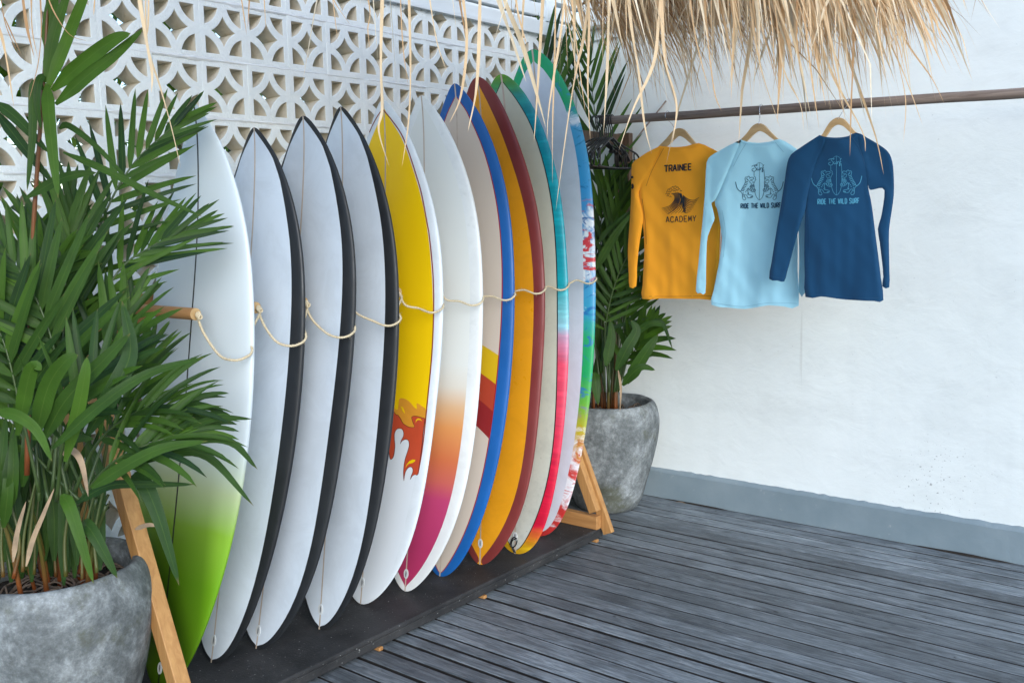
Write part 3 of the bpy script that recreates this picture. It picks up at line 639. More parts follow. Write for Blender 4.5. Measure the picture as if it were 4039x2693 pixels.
def dirty(M, c, ux, uy):
    v = M.geo(); d = M.ramp(M.noise(v, 9, 6, 0.75), [(0.34, 0.62), (0.55, 1.0)])
    c = M.mix(M.ramp(uy, [(0.0, 0.55), (0.55, 0.15)]), c, d, 'MULTIPLY')
    s = M.ramp(M.noise(v, 22, 3, 0.6), [(0.27, 0.35), (0.31, 1.0)]); return M.mix(M.ramp(uy, [(0.0, 0.6), (0.5, 0.0)]), c, s, 'MULTIPLY')
CREAM = stops('worn_cream', [(0,(0.60,0.61,0.55)),(0.3,(0.60,0.60,0.50)),(1.0,(0.58,0.61,0.49))], nz=0.1, extra=dirty)
def streaks(M, c, ux, uy):
    s = M.noise(M.geo((5, 5, 34)), 1.0, 4, 0.6, 0.4); return M.mix(0.8, c, M.ramp(s, [(0.3, (0.72,0.80,0.84)), (0.52, (1,1,1)), (0.72, (1.25,1.5,1.45))]), 'MULTIPLY')
TEAL_PINK = stops('teal_to_pink_rail', [(0.0,(0.55,0.30,0.01)),(0.022,(0.62,0.33,0.01)),(0.045,(0.62,0.16,0.02)),(0.065,(0.62,0.01,0.04)),(0.20,(0.66,0.015,0.055)),(0.30,(0.72,0.055,0.11)),(0.40,(0.74,0.07,0.13)),(0.435,(0.62,0.20,0.32)),(0.462,(0.56,0.34,0.47)),(0.475,(0.30,0.55,0.66)),(0.50,(0.22,0.56,0.62)),(0.56,(0.01,0.36,0.43)),(0.80,(0.004,0.29,0.36)),(0.90,(0.01,0.28,0.37)),(0.955,(0.03,0.30,0.26)),(0.975,(0.05,0.26,0.08)),(1.0,(0.11,0.25,0.008))], nz=0.03, nsc=14, extra=streaks)
def tiedye(M, c, ux, uy):
    v = M.geo((1.0, 1.0, 1.0)); a = M.noise(v, 7, 5, 0.65, 1.4); b2 = M.noise(M.geo((1,1,1.7)), 8, 5, 0.65, 2.0); b3 = M.noise(M.geo((1.0,1,2.2)), 9, 4, 0.6, 1.6)
    wmask = M.ramp(uy, [(0.0,0.45),(0.10,0.55),(0.20,0.62),(0.27,0.42),(0.33,0.30),(0.45,0.25),(0.50,0.42),(0.55,0.56),(0.66,0.56),(0.69,0.25),(0.80,0.28),(0.86,0.55),(0.90,0.32),(1.0,0.22)])
    wf = M.ramp(M.math('ADD', a, M.math('SUBTRACT', wmask, 0.5)), [(0.47, 0.0), (0.60, 1.0)])
    c = M.mix(wf, c, (0.74,0.78,0.82))
    dk = M.ramp(b2, [(0.56, 0.0), (0.63, 1.0)]); dc = M.ramp(uy, [(0.0,(0.45,0.02,0.02)),(0.18,(0.5,0.03,0.03)),(0.24,(0.42,0.36,0.01)),(0.30,(0.02,0.18,0.40)),(0.45,(0.02,0.16,0.42)),(0.52,(0.01,0.13,0.42)),(0.70,(0.01,0.10,0.30)),(0.90,(0.02,0.25,0.35)),(1.0,(0.01,0.30,0.15))])
    c = M.mix(M.math('MULTIPLY', dk, 0.9), c, dc)
    rd = M.ramp(b3, [(0.54, 0.0), (0.60, 1.0)]); zone = M.ramp(uy, [(0.50,0.0),(0.55,1.0),(0.67,1.0),(0.70,0.0)])
    return M.mix(M.math('MULTIPLY', rd, zone), c, (0.62,0.05,0.06))
TIEDYE = stops('tie_dye_rail', [(0.0,(0.48,0.03,0.03)),(0.15,(0.55,0.06,0.05)),(0.22,(0.50,0.40,0.03)),(0.28,(0.12,0.42,0.05)),(0.34,(0.01,0.36,0.11)),(0.42,(0.02,0.38,0.13)),(0.46,(0.04,0.34,0.50)),(0.53,(0.07,0.33,0.62)),(0.60,(0.10,0.28,0.55)),(0.72,(0.04,0.30,0.60)),(0.84,(0.07,0.36,0.60)),(0.88,(0.01,0.36,0.14)),(1.0,(0.004,0.32,0.13))], nz=0.05, nsc=12, extra=tiedye)
PALE_BLUE = gloss('pale_blue_white', (0.62,0.67,0.75), 0.38)
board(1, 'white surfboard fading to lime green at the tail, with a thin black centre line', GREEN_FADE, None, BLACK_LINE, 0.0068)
board(2, 'white surfboard with black rails standing right beside the white and green one', WHITE_SATIN, BLACK_RAIL, OAK, 0.0062)
board(3, 'white black-railed surfboard standing between two others of the same design', WHITE_SATIN, BLACK_RAIL, OAK, 0.0062)
board(4, 'white surfboard with black rails standing just before the yellow flame board', WHITE_SATIN, BLACK_RAIL, OAK, 0.0062)
board(5, 'white surfboard with a yellow panel ending in red flames', FLAME_PANEL, WHITE, OAK, 0.0062, pin=None)
board(6, 'white surfboard with an orange to magenta sunset fade on the lower deck', SUNSET, OFFWHITE, OAK, 0.0062)
board(7, 'beige surfboard with blue rails and yellow and red curved bands', BEIGE_ARCS, BLUE, OAK, 0.0062, plug=False, pin=RED_LINE)
board(8, 'orange surfboard with maroon rails', ORANGE, MAROON, OAK, 0.0062)
board(9, 'worn cream surfboard with a teal and pink rail and black leash string', CREAM, TEAL_PINK, OAK, 0.009, plug=True, pin=BLACK_LINE)
board(10, 'tallest surfboard, pale blue with a multicoloured tie-dye rail, at the far end', PALE_BLUE, TIEDYE, OAK, 0.009, plug=False)
BO = {i+1: o for i, o in enumerate([o for o in COL.objects if o.name.startswith('surfboard')])}

# ---- prints laid onto curved surfaces
def hit(bv, px, py, off):
    d = ray(px*K, py*K).normalized(); loc, nor, i, dist = bv.ray_cast(CAM, d)
    if loc is None: return None
    if nor.dot(d) > 0: nor = -nor
    return loc+nor*off
def poly_print(name, polys, bv, off, mat, parent, grid=2.2):
    # polys: outlines in photo coordinates; filled with small triangles that follow the surface
    VS, FS = [], []
    for P in polys:
        P = [Vector((a, b, 0)) for a, b in P]; P = [Vector((q.x, q.y)) for q in smoothline(P+[P[0]], 4)[:-1]] if len(P) > 14 else [Vector((q.x, q.y)) for q in P]
        x0, x1 = min(q.x for q in P), max(q.x for q in P); y0, y1 = min(q.y for q in P), max(q.y for q in P)
        pts = list(P); n = len(P); nx = int((x1-x0)/grid)+1; ny = int((y1-y0)/grid)+1
        def inside(q):
            c = False
            for i in range(n):
                a, b = P[i], P[i-1]
                if (a.y > q.y) != (b.y > q.y) and q.x < (b.x-a.x)*(q.y-a.y)/(b.y-a.y)+a.x: c = not c
            return c
        if nx*ny < 4000:
            for i in range(1, nx):
                for j in range(1, ny):
                    q = Vector((x0+(x1-x0)*i/nx, y0+(y1-y0)*j/ny))
                    if inside(q): pts.append(q)
        r = delaunay_2d_cdt(pts, [(i, (i+1) % n) for i in range(n)], [], 0, 1e-4)
        pv, pf = r[0], r[2]; base = len(VS); hs = [hit(bv, q.x, q.y, off) for q in pv]
        mp = {}
        for f_ in pf:
            c = sum((pv[i] for i in f_), Vector((0,0)))/len(f_)
            if not inside(c) or any(hs[i] is None for i in f_): continue
            for i in f_:
                if i not in mp: mp[i] = len(VS); VS.append(hs[i])
            FS.append(tuple(mp[i] for i in f_))
    return mesh(name, VS, FS, mat, parent, smooth=True)
def line_print(name, lines, bv, off, mat, parent, per=5):
    # lines: (points, width or (w0, w1, w2)) in photo coordinates, drawn as ribbons lying on the surface
    VS, FS = [], []
    for P, w in lines:
        L = smoothline([(a, b, 0) for a, b in P], per) if len(P) > 2 else [Vector((*P[0], 0)).lerp(Vector((*P[1], 0)), t/3) for t in range(4)]
        m = len(L); prev = None
        for i, q in enumerate(L):
            t = L[min(i+1, m-1)]-L[max(i-1, 0)]; t = t.normalized() if t.length > 1e-9 else Vector((1,0,0)); s = Vector((-t.y, t.x, 0)); u = i/(m-1)
            ww = w if not isinstance(w, tuple) else (w[0]+(w[1]-w[0])*u*2 if u < .5 else w[1]+(w[2]-w[1])*(u*2-1))
            a, b = hit(bv, q.x-s.x*ww/2, q.y-s.y*ww/2, off), hit(bv, q.x+s.x*ww/2, q.y+s.y*ww/2, off)
            if a is None or b is None: prev = None; continue
            VS += [a, b]; n_ = len(VS)
            if prev: FS.append((n_-4, n_-3, n_-1, n_-2))
            prev = True
    return mesh(name, VS, FS, mat, parent, smooth=True)
def c5(P): return [(902.6+a*0.1671, 902.6+b*0.1671) for a, b in P]
RED_OUT = c5([(-60,150),(40,280),(75,300),(110,350),(145,410),(190,445),(240,465),(295,462),(280,420),(262,370),(258,325),(300,311),(360,318),(420,338),(446,358),(432,450),(405,700),(375,930),(345,1115),(305,1120),(270,1140),(240,1188),(248,1140),(272,1075),(268,1035),(240,1014),(205,1035),(178,1080),(165,1130),(152,1208),(143,1120),(145,1040),(162,920),(200,800),(222,715),(215,660),(190,638),(150,645),(122,668),(102,700),(112,650),(138,600),(146,545),(128,500),(95,484),(55,500),(30,545),(26,620),(33,720),(22,830),(2,890),(-40,900),(-60,700)])
def shrink(P, k_):
    n = len(P); out = []
    for i in range(n):
        a, b, c = Vector(P[i-1]), Vector(P[i]), Vector(P[(i+1) % n]); t = (c-a).normalized(); out.append(tuple(b+Vector((-t.y, t.x))*k_))
    return out
_ar = sum(RED_OUT[i-1][0]*RED_OUT[i][1]-RED_OUT[i][0]*RED_OUT[i-1][1] for i in range(len(RED_OUT)))
b5 = BO[5]
poly_print('orange_wash', [c5([(-60,120),(60,230),(85,90),(130,70),(190,90),(240,130),(290,190),(330,215),(330,140),(400,180),(452,230),(444,352),(400,325),(330,311),(262,322),(262,370),(282,430),(296,463),(240,466),(170,435),(110,350),(60,292),(-60,180)])], BV[5], 0.0005, FLAME_ORANGE, b5)
mesh_e = poly_print('flame_outline', [RED_OUT], BV[5], 0.0009, FLAME_EDGE, b5)
poly_print('flame_print', [shrink(RED_OUT, 1.3 if _ar > 0 else -1.3)], BV[5], 0.0013, FLAME_RED, b5)
YL = [c5([(315,412),(318,370),(345,345),(378,350),(408,385),(375,368),(345,368),(325,385)]), c5([(175,1025),(190,985),(225,935),(270,911),(312,913),(306,935),(275,957),(225,968),(198,990)]), c5([(110,180),(140,190),(165,250),(168,285),(135,245)])]
poly_print('flame_highlight', YL, BV[5], 0.0017, YELLOW, b5)
line_print('pinline', [([(879,250.7),(898.4,274),(921.8,307.5),(938.5,347.7),(955,398),(968.6,444.6),(982,514.8),(987,545),(995,628.7),(996.5,712),(992.5,812.6),(983,913),(976,985),(969,1040),(960.5,1088)], 2.6), ([(879,250.7),(866,270),(856,289),(849,305)], (2.0,1.8,1.2))], BV[5], 0.0015, MAROON_LINE, b5)
# leash string on the worn board
b9 = BO[9]
def on9(px, py, off=0.006): return hit(BV[9], px, py, off) or at(px, py, y=-1.27)
LS = [[(1189,1236),(1182,1233),(1176,1241),(1175,1252),(1180,1256),(1187,1250),(1190,1240)], [(1188,1238),(1181,1238),(1177,1246),(1178,1257),(1183,1268)], [(1180,1254),(1183,1262),(1186.5,1269)]]
v_, f_ = join(*[tube(smoothline([on9(*q) for q in P], 5), 0.0024, 6) for P in LS]); mesh('leash_string', v_, f_, BLACK_PLASTIC, b9, smooth=True)

# ------------------------------------------------------------------ rack
rk = thing('board_rack', (0.3, -1.85, 0), 'oiled timber rack with black base mat and pegs holding the surfboards', 'rack')
o = mesh('base_mat', *box((0.03,-3.02,0.046), (0.5665,-0.745,HP)), RUBBER, rk); bevel(o, 0.006, 3)
o = mesh('base_board', *box((0.034,-3.016,0.015), (0.561,-0.749,0.0455)), RUBBER, rk); bevel(o, 0.004, 2)
for y in (-2.62,-2.165,-1.60,-0.80):
    bevel(mesh('foot_block', *box((0.44,y-0.010,0.001), (0.567,y+0.010,0.0145)), PINE_X, rk), 0.003)
for y in (-2.4,-1.9,-1.2):
    mesh('foot_block', *box((0.06,y-0.022,0.001), (0.12,y+0.022,0.0145)), PINE_X, rk)
for y0, sg in ((-2.932, -1), (-0.768, 1)):
    # leg plank reaching the floor, stiffener beside it, foot bar
    A_, B_ = Vector((0.600, y0, 0.062)), Vector((0.085, y0, 1.300))
    lw = 0.046 if sg < 0 else 0.026
    o = mesh('leg', *bar(A_+(A_-B_).normalized()*0.02, B_, lw, 0.050, (1,0,0.42)), PINE, rk); bevel(o, 0.003)
    off = Vector((-0.004, sg*-0.0 , 0)); y1 = y0-0.034
    if sg > 0: o = mesh('leg_brace', *bar(Vector((0.555, y1-sg*0.0, 0.145)), Vector((0.075, y1, 1.290)), 0.038, 0.046, (1,0,0.42)), PINE, rk); bevel(o, 0.003)
    o = mesh('foot_bar', *box((0.04, y0-0.052, 0.0655), (0.575, y0-lw/2-0.001, 0.128)), PINE_X, rk); bevel(o, 0.003)
    o = mesh('upright', *box((0.032, min(y0-0.02,y0+0.02), 0.130), (0.068, max(y0-0.02,y0+0.02), 1.32)), PINE, rk); bevel(o, 0.003)
o = mesh('back_plank', *box((0.010,-3.02,1.152), (0.0315,-0.70,1.272)), PINE_Y, rk); bevel(o, 0.003)
tails = [BOARD_DATA[i][0][1] for i in range(1, 11)]
def board_y(b, z):
    T, N = BOARD_DATA[b][0], BOARD_DATA[b][1]; s = (z-T[2])/(N[2]-T[2]); return T[1]+(N[1]-T[1])*s+0.025
ymid = [board_y(b, 1.235) for b in range(1, 11)]
PEG = [ymid[0]-0.085]+[(ymid[i]+ymid[i+1])/2+0.015 for i in range(9)]+[ymid[9]+0.105]
pe = at(455, 722, y=PEG[0])
PEGX = pe.x-0.012; PEGZ = pe.z
for y in PEG:
    v_, f_ = tube([(0.0315,y,PEGZ),(PEGX,y,PEGZ)], 0.0175, 20, False); o = mesh('peg', v_, f_, PINE_X, rk, smooth=True)
    c = [(PEGX, y+0.0175*math.cos(2*math.pi*i/20), PEGZ+0.0175*math.sin(2*math.pi*i/20)) for i in range(20)]
    mesh('peg_end', c, [tuple(range(20))], HANGER_WOOD, o)
# ------------------------------------------------------------------ rope
rp = thing('rope', (PEGX, -1.8, PEGZ), 'natural sisal rope looped from peg to peg around the surfboards', 'rope')
def hwat(b, z):
    T, N, HW, _ = BOARD_DATA[b]; s = (z-T[2])/(N[2]-T[2]); return T[0]+(N[0]-T[0])*s+0.008+interp(s, GR, HW)
SAG = [0.125,0.112,0.10,0.088,0.068,0.058,0.055,0.045,0.045,0.035]
path = []
for i in range(10):
    b = i+1; a = Vector((PEGX+0.004, PEG[i], PEGZ)); e = Vector((PEGX+0.004, PEG[i+1], PEGZ)); z = PEGZ-SAG[i]
    ym = board_y(b, z); xo = max(hwat(b, z)+0.010, PEGX+0.012)
    seg = [a, a+Vector((0.022, 0.006, -0.030-SAG[i]*0.2)), Vector((xo-0.055, ym-0.046, z+0.010)), Vector((xo-0.012, ym-0.034, z-0.004)), Vector((xo+0.001, ym-0.004, z-0.002)), Vector((xo-0.004, ym+0.030, z+0.014)), Vector((xo-0.045 if xo-0.045 > PEGX else (xo+PEGX)/2, ym+0.055, z+SAG[i]*0.45)), Vector((PEGX+0.020, PEG[i+1]-0.004, PEGZ-0.018))]
    path.append(seg+[e])
def twist(P, rad, lay=0.020, strands=3):
    P = smoothline(P, 7); out = []; acc = 0; pts = [P[0]]
    for a, b in zip(P, P[1:]):
        n = max(1, int((b-a).length/0.0035))
        for q in range(1, n+1): pts.append(a.lerp(b, q/n))
    for s in range(strands):
        L = []; acc = 0; ref = Vector((0,0,1))
        for i, p_ in enumerate(pts):
            t = (pts[min(i+1, len(pts)-1)]-pts[max(i-1, 0)]).normalized(); ref = (ref-t*ref.dot(t)).normalized() if (ref-t*ref.dot(t)).length > 1e-5 else t.orthogonal().normalized()
            bb = t.cross(ref); ang = 2*math.pi*(acc/lay+s/strands)
            L.append(p_+(ref*math.cos(ang)+bb*math.sin(ang))*rad*0.5)
            if i+1 < len(pts): acc += (pts[i+1]-p_).length
        out.append(tube(L, rad*0.60, 6))
    return join(*out)
for seg in path:
    v_, f_ = twist(seg, 0.0039); mesh('rope_span', v_, f_, ROPE, rp, smooth=True)
fz = []; random.seed(4)
for i, y in enumerate(PEG):
    c = Vector((PEGX+0.006, y, PEGZ)); P = []
    for q in range(34):
        a = q/33*2*math.pi*2.6; P.append(c+Vector((0.004+0.013*q/33, 0.0065*math.cos(a), 0.0065*math.sin(a)-0.010*q/33)))
    if i < 3 or i in (6,): v_, f_ = tube(P, 0.0032, 6); mesh('knot', v_, f_, ROPE, rp, smooth=True)
for seg in path:
    P = smoothline(seg, 8)
    for p_ in P:
        for q in range(2):
            d = Vector((random.gauss(0,1), random.gauss(0,1), random.gauss(0,1))).normalized(); fz.append(tube([p_+d*0.003, p_+d*random.uniform(0.008, 0.014)], [0.00028, 0.0001], 3, False))
v_, f_ = join(*fz); mesh('fibre_fuzz', v_, f_, ROPE, rp, kind='stuff')
# ------------------------------------------------------------------ concrete pots
def pot(c, sc_, label):
    t_ = thing('plant_pot', (c[0], c[1], 0.002), label, 'pot', 'concrete plant pots')
    prof = [(0.0,0.0),(0.145,0.0),(0.160,0.012),(0.185,0.06),(0.207,0.14),(0.236,0.24),(0.259,0.34),(0.271,0.42),(0.270,0.48),(0.260,0.525),(0.246,0.552),(0.234,0.560),(0.222,0.556),(0.213,0.540),(0.212,0.46)]
    P = [Vector((a, 0, b)) for a, b in prof]; L = [P[0]]+smoothline(P[1:], 3); n = 72
    vs, fs = [], []
    for q in L:
        for k_ in range(n):
            a = 2*math.pi*k_/n; r_ = q.x*(1+0.010*noise.noise((math.cos(a)*1.6, math.sin(a)*1.6, q.z*5+c[0])))
            zz = q.z+(0.004*noise.noise((math.cos(a)*2, math.sin(a)*2, 3+c[1])) if q.z > 0.5 else 0)
            vs.append((c[0]+r_*sc_*math.cos(a), c[1]+r_*sc_*math.sin(a), 0.002+zz*sc_))
    for i in range(len(L)-1):
        for k_ in range(n): fs.append((i*n+k_, i*n+(k_+1)%n, (i+1)*n+(k_+1)%n, (i+1)*n+k_))
    mesh('pot_shell', vs, fs, CONCRETE, t_, smooth=True)
    vs, fs = [], []; nr = 16
    for i in range(nr+1):
        for k_ in range(48):
            a = 2*math.pi*k_/48; r_ = 0.2140*sc_*i/nr; x, y = c[0]+r_*math.cos(a), c[1]+r_*math.sin(a)
            vs.append((x, y, 0.475*sc_+0.012*noise.noise((x*30, y*30, 0))+0.02*(1-i/nr)))
    for i in range(nr):
        for k_ in range(48): fs.append((i*48+k_, i*48+(k_+1)%48, (i+1)*48+(k_+1)%48, (i+1)*48+k_))
    so_ = mesh('soil', vs, fs, SOIL, t_, smooth=True)
    S = []
    for q in range(90):
        a = random.uniform(0, 6.28); r_ = random.uniform(0.02, 0.19)*sc_; p0 = Vector((c[0]+r_*math.cos(a), c[1]+r_*math.sin(a), 0.50*sc_)); d = Vector((math.cos(a+random.gauss(0,.7)), math.sin(a+random.gauss(0,.7)), 0))*0.05
        pts = [p0-d*0.6+Vector((0,0,0.012)), p0+Vector((0,0,0.012+random.random()*0.018)), p0+d*0.6+Vector((0,0,0.004)), p0+d-Vector((0,0,0.02))]
        pts = [p_ if (Vector((p_.x-c[0], p_.y-c[1])).length < 0.205*sc_) else Vector((c[0]+(p_.x-c[0])*0.205*sc_/Vector((p_.x-c[0], p_.y-c[1])).length, c[1]+(p_.y-c[1])*0.205*sc_/Vector((p_.x-c[0], p_.y-c[1])).length, p_.z)) for p_ in pts]
        S.append(tube(smoothline(pts, 3), random.uniform(0.002, 0.004), 5))
    v_, f_ = join(*S); mesh('root_mat', v_, f_, ROOT, t_, smooth=True, kind='stuff')
    return t_
POT1, POT2 = (0.275, -3.135), (0.295, -0.300)
random.seed(31)
pot(POT1, 0.985, 'mottled grey concrete pot at the near end of the board rack, holding the big palm')
pot(POT2, 0.985, 'mottled grey concrete pot in the corner by the plastered wall, holding the farther palm')

# ------------------------------------------------------------------ palms
class Palm:
    def __init__(s, c, label):
        s.c = Vector((c[0], c[1], 0.50)); s.t = thing('potted_palm', (c[0], c[1], 0.49), label, 'palm', 'potted palms')
        s.count = 0; s.rest = Acc(); s.stems = 0
    def leaf(s, parent, L):
        if s.count < 285:
            s.count += 1; mesh('leaflet', L[0], L[1], LEAF, parent or s.t, smooth=True, uv=L[2], col=L[3])
        else: s.rest.add(L)
    def frond(s, pts, n, ln, width=0.032, t0=0.35, face=None, spread=(62, 18), droop=0.5, sides=(1, -1), rad=0.005, color=STEM, tintb=0.9, end=True, lift=0.25, rnd=0.1):
        L = smoothline(pts, 8); m = len(L)
        rs = [max(0.0014, rad*(1-0.75*i/(m-1))) for i in range(m)]
        v_, f_ = tube(L, rs, 6); cl = [min(1, 0.12+1.0*((i//6)/m)) if tintb < 0.5 else tintb for i in range(len(v_))]
        fo = mesh('frond', v_, f_, color, s.t, smooth=True, col=cl)
        up = Vector(face).normalized() if face is not None else Vector((0.45,-0.35,0.8)).normalized()
        for i in range(n):
            u = i/(n-1); t = t0+(1-t0)*(0.985*u); x = t*(m-1); k_ = min(int(x), m-2); p_ = L[k_].lerp(L[k_+1], x-k_); T = (L[k_+1]-L[k_]).normalized()
            S = T.cross(up).normalized(); Nn = S.cross(T).normalized()
            for sd_ in sides:
                a = R(spread[0]+(spread[1]-spread[0])*u+random.uniform(-7, 7)); prof = (0.62+0.55*math.sin(math.pi*min(1, 0.18+0.75*u)))*(1-0.35*u*u)
                d = T*math.cos(a)+S*sd_*math.sin(a)+Nn*(lift+random.uniform(-0.12, 0.12))
                L_ = leaf(p_, d, ln*prof*random.uniform(1-rnd, 1+rnd), width*0.66*(0.9+0.2*random.random())*(0.75+0.35*math.sin(math.pi*min(1, 0.25+0.6*u))), droop*random.uniform(0.6, 1.4), 7, roll=random.uniform(-0.35, 0.35), up=Nn, tint=random.random())
                s.leaf(fo, L_)
        return fo
    def blade(s, pts, width, tint=0.5, face=None, mat=LEAF):
        # single leaflet through given points
        L = smoothline(pts, 5); m = len(L); vs, fs, uv = [], [], []
        for i, p_ in enumerate(L):
            t = i/(m-1); w = width*0.5*min(1, t*4+0.25)*(max(0, 1-t**2.6))**0.62
            T = (L[min(i+1, m-1)]-L[max(i-1, 0)]).normalized(); V = (CAM-p_).normalized() if face is None else Vector(face); S = T.cross(V).normalized(); Nn = S.cross(T)
            vs += [p_-S*w+Nn*w*0.3, p_.copy(), p_+S*w+Nn*w*0.3]; uv += [(-1,t),(0,t),(1,t)]
            if i: o_ = (i-1)*3; fs += [(o_,o_+1,o_+4,o_+3),(o_+1,o_+2,o_+5,o_+4)]
        if mat is LEAF: s.leaf(None, (vs, fs, uv, [tint]*len(vs)))
        else: mesh('dry_leaf', vs, fs, mat, s.t, smooth=True, uv=uv, col=[tint]*len(vs))
    def stem(s, pts, r0, r1, c0=0.0, c1=0.9):
        L = smoothline(pts, 6); m = len(L); v_, f_ = tube(L, [r0+(r1-r0)*i/(m-1) for i in range(m)], 8)
        mesh('stem', v_, f_, STEM, s.t, smooth=True, col=[c0+(c1-c0)*((i//8)/m) for i in range(len(v_))])
    def finish(s):
        if s.rest.v: s.rest.obj('foliage', LEAF, s.t, 'stuff')
def pix(*L): return [atd(a, b, d) for a, b, d in L]
random.seed(77)
P = Palm(POT1, 'large cane palm with orange stems in the near concrete pot, overhanging the green surfboard')
# stems rising from the soil
for i in range(17):
    a = random.uniform(0, 6.28); r_ = random.uniform(0.02, 0.15); b = P.c+Vector((r_*math.cos(a), r_*math.sin(a), -0.015)); h = random.uniform(0.22, 0.5); o_ = Vector((math.cos(a), math.sin(a), 0))*random.uniform(0.02, 0.10)
    P.stem([b, b+o_*0.4+Vector((0,0,h*0.5)), b+o_*1.2+Vector((0,0,h))], random.uniform(0.005, 0.009), 0.004, 0.0, random.uniform(0.5, 0.95))
# fronds that can be told apart in the photo (points are picture position and distance)
P.frond(pix((120,1080,2.55),(150,820,2.55),(215,560,2.60),(300,385,2.66),(425,268,2.72)), 15, 0.215, 0.026, 0.42, face=(0.62,-0.75,0.2), spread=(58,12), droop=0.10, rad=0.006, lift=0.05)
P.frond(pix((110,1080,2.50),(160,860,2.48),(260,640,2.52),(350,565,2.58),(432,528,2.62)), 15, 0.215, 0.024, 0.36, face=(0.5,-0.8,0.35), spread=(50,8), droop=0.12, lift=0.05)
P.frond(pix((140,1060,2.40),(134,850,2.36),(85,690,2.34),(5,565,2.34)), 14, 0.235, 0.034, 0.30, face=(0.62,-0.72,0.3), spread=(56,20), droop=0.10, lift=0.05)
P.frond(pix((150,1080,2.42),(190,930,2.40),(255,800,2.42),(305,690,2.48)), 11, 0.20, 0.030, 0.30, face=(0.5,-0.7,0.5), spread=(50,14), droop=0.25)
P.frond(pix((170,1130,2.40),(230,1010,2.34),(330,940,2.34),(440,925,2.38)), 13, 0.20, 0.024, 0.34, face=(0.35,-0.6,0.75), spread=(48,14), droop=0.75, lift=0.1)
P.frond(pix((175,1160,2.36),(250,1070,2.28),(340,1020,2.27),(455,985,2.32)), 12, 0.205, 0.028, 0.34, face=(0.3,-0.6,0.75), spread=(46,10), droop=0.95, lift=0.1)
P.frond(pix((120,1130,2.46),(140,900,2.46),(150,660,2.48),(165,470,2.5)), 14, 0.25, 0.034, 0.40, face=(0.62,-0.78,0.1), spread=(40,12), droop=0.15, lift=0.05)
P.frond(pix((90,1130,2.40),(50,950,2.36),(10,790,2.34),(-40,690,2.34)), 12, 0.23, 0.036, 0.32, face=(0.62,-0.7,0.35), spread=(52,20), droop=0.2)
P.frond(pix((130,1150,2.34),(150,1000,2.26),(215,880,2.25),(290,815,2.3)), 11, 0.19, 0.032, 0.3, face=(0.45,-0.65,0.6), spread=(52,16), droop=0.35)
P.frond(pix((190,1150,2.45),(240,1010,2.5),(300,900,2.58),(345,805,2.64)), 11, 0.20, 0.027, 0.36, face=(0.6,-0.7,0.4), spread=(50,14), droop=0.3)
# tall stalk with leaflets at its head, in front of the openwork
P.stem(pix((62,1090,2.46),(68,800,2.40),(76,540,2.34),(92,300,2.30),(104,130,2.28),(110,-30,2.28)), 0.0072, 0.0035, 0.06, 0.16)
D = 2.28
for q in ([(106,160,D),(130,60,D),(165,-40,D)], [(105,190,D),(122,80,D),(128,-40,D)], [(104,215,D),(150,100,D),(190,0,D-.02),(205,-40,D-.02)], [(108,120,D),(112,40,D),(125,-40,D)]): P.blade(pix(*q), 0.027, 0.95)
P.blade(pix((120,208,D),(190,145,D-.03),(260,92,D-.05),(300,77,D-.05)), 0.036, 0.9)
P.blade(pix((128,240,D),(200,175,D-.02),(265,125,D-.03),(330,66,D-.03)), 0.030, 0.7)
P.blade(pix((108,192,D),(112,260,D-.03),(122,360,D-.05),(134,456,D-.06)), 0.029, 0.95)
P.blade(pix((103,170,D),(88,190,D-.02),(85,240,D-.02),(95,300,D-.02)), 0.018, 0.5); P.blade(pix((100,205,D),(78,200,D-.02),(74,320,D-.02),(62,440,D-.02)), 0.022, 0.6)
P.blade(pix((-10,235,2.3),(30,265,2.3),(70,305,2.3),(112,352,2.3)), 0.028, 0.25); P.blade(pix((-10,255,2.32),(40,320,2.32),(80,370,2.32),(120,420,2.32)), 0.026, 0.25)
P.blade(pix((136,296,2.36),(160,290,2.36),(230,345,2.34),(330,455,2.34)), 0.016, 0.3); P.blade(pix((145,350,2.34),(240,390,2.32),(360,450,2.32),(465,498,2.32)), 0.018, 0.4)
P.blade(pix((60,455,2.3),(130,415,2.3),(180,400,2.3),(222,397,2.3)), 0.024, 0.5)
# big drooping leaves over the rim of the pot and beside the leg
P.blade(pix((143,1135,2.24),(160,1165,2.21),(185,1240,2.20),(215,1340,2.20)), 0.030, 0.85)
P.blade(pix((188,1203,2.26),(205,1212,2.23),(235,1262,2.22),(270,1328,2.22)), 0.032, 0.35)
P.blade(pix((300,1098,2.30),(330,1110,2.27),(365,1190,2.26),(412,1345,2.26)), 0.040, 0.30)
P.blade(pix((175,1155,2.28),(250,1115,2.26),(340,1112,2.25),(448,1112,2.26)), 0.022, 0.2)
P.blade(pix((250,1075,2.3),(390,1040,2.3),(480,1050,2.3),(583,1162,2.3)), 0.026, 0.35); P.blade(pix((280,1060,2.3),(440,1012,2.3),(530,1015,2.3),(592,1078,2.3)), 0.024, 0.3)
P.blade(pix((300,1020,2.32),(420,985,2.32),(500,960,2.32),(580,962,2.32)), 0.020, 0.3); P.blade(pix((210,1120,2.2),(280,1075,2.18),(370,1030,2.18),(478,1012,2.2)), 0.030, 0.8)
P.blade(pix((100,1010,2.2),(150,920,2.18),(235,830,2.17),(300,765,2.17)), 0.038, 0.45); P.blade(pix((40,1000,2.2),(65,870,2.17),(80,840,2.16),(95,850,2.16)), 0.034, 0.8)
P.blade(pix((80,1010,2.18),(110,890,2.15),(150,830,2.13),(180,815,2.13)), 0.040, 0.75); P.blade(pix((150,1060,2.16),(180,940,2.14),(195,860,2.13),(200,820,2.13)), 0.030, 0.85)
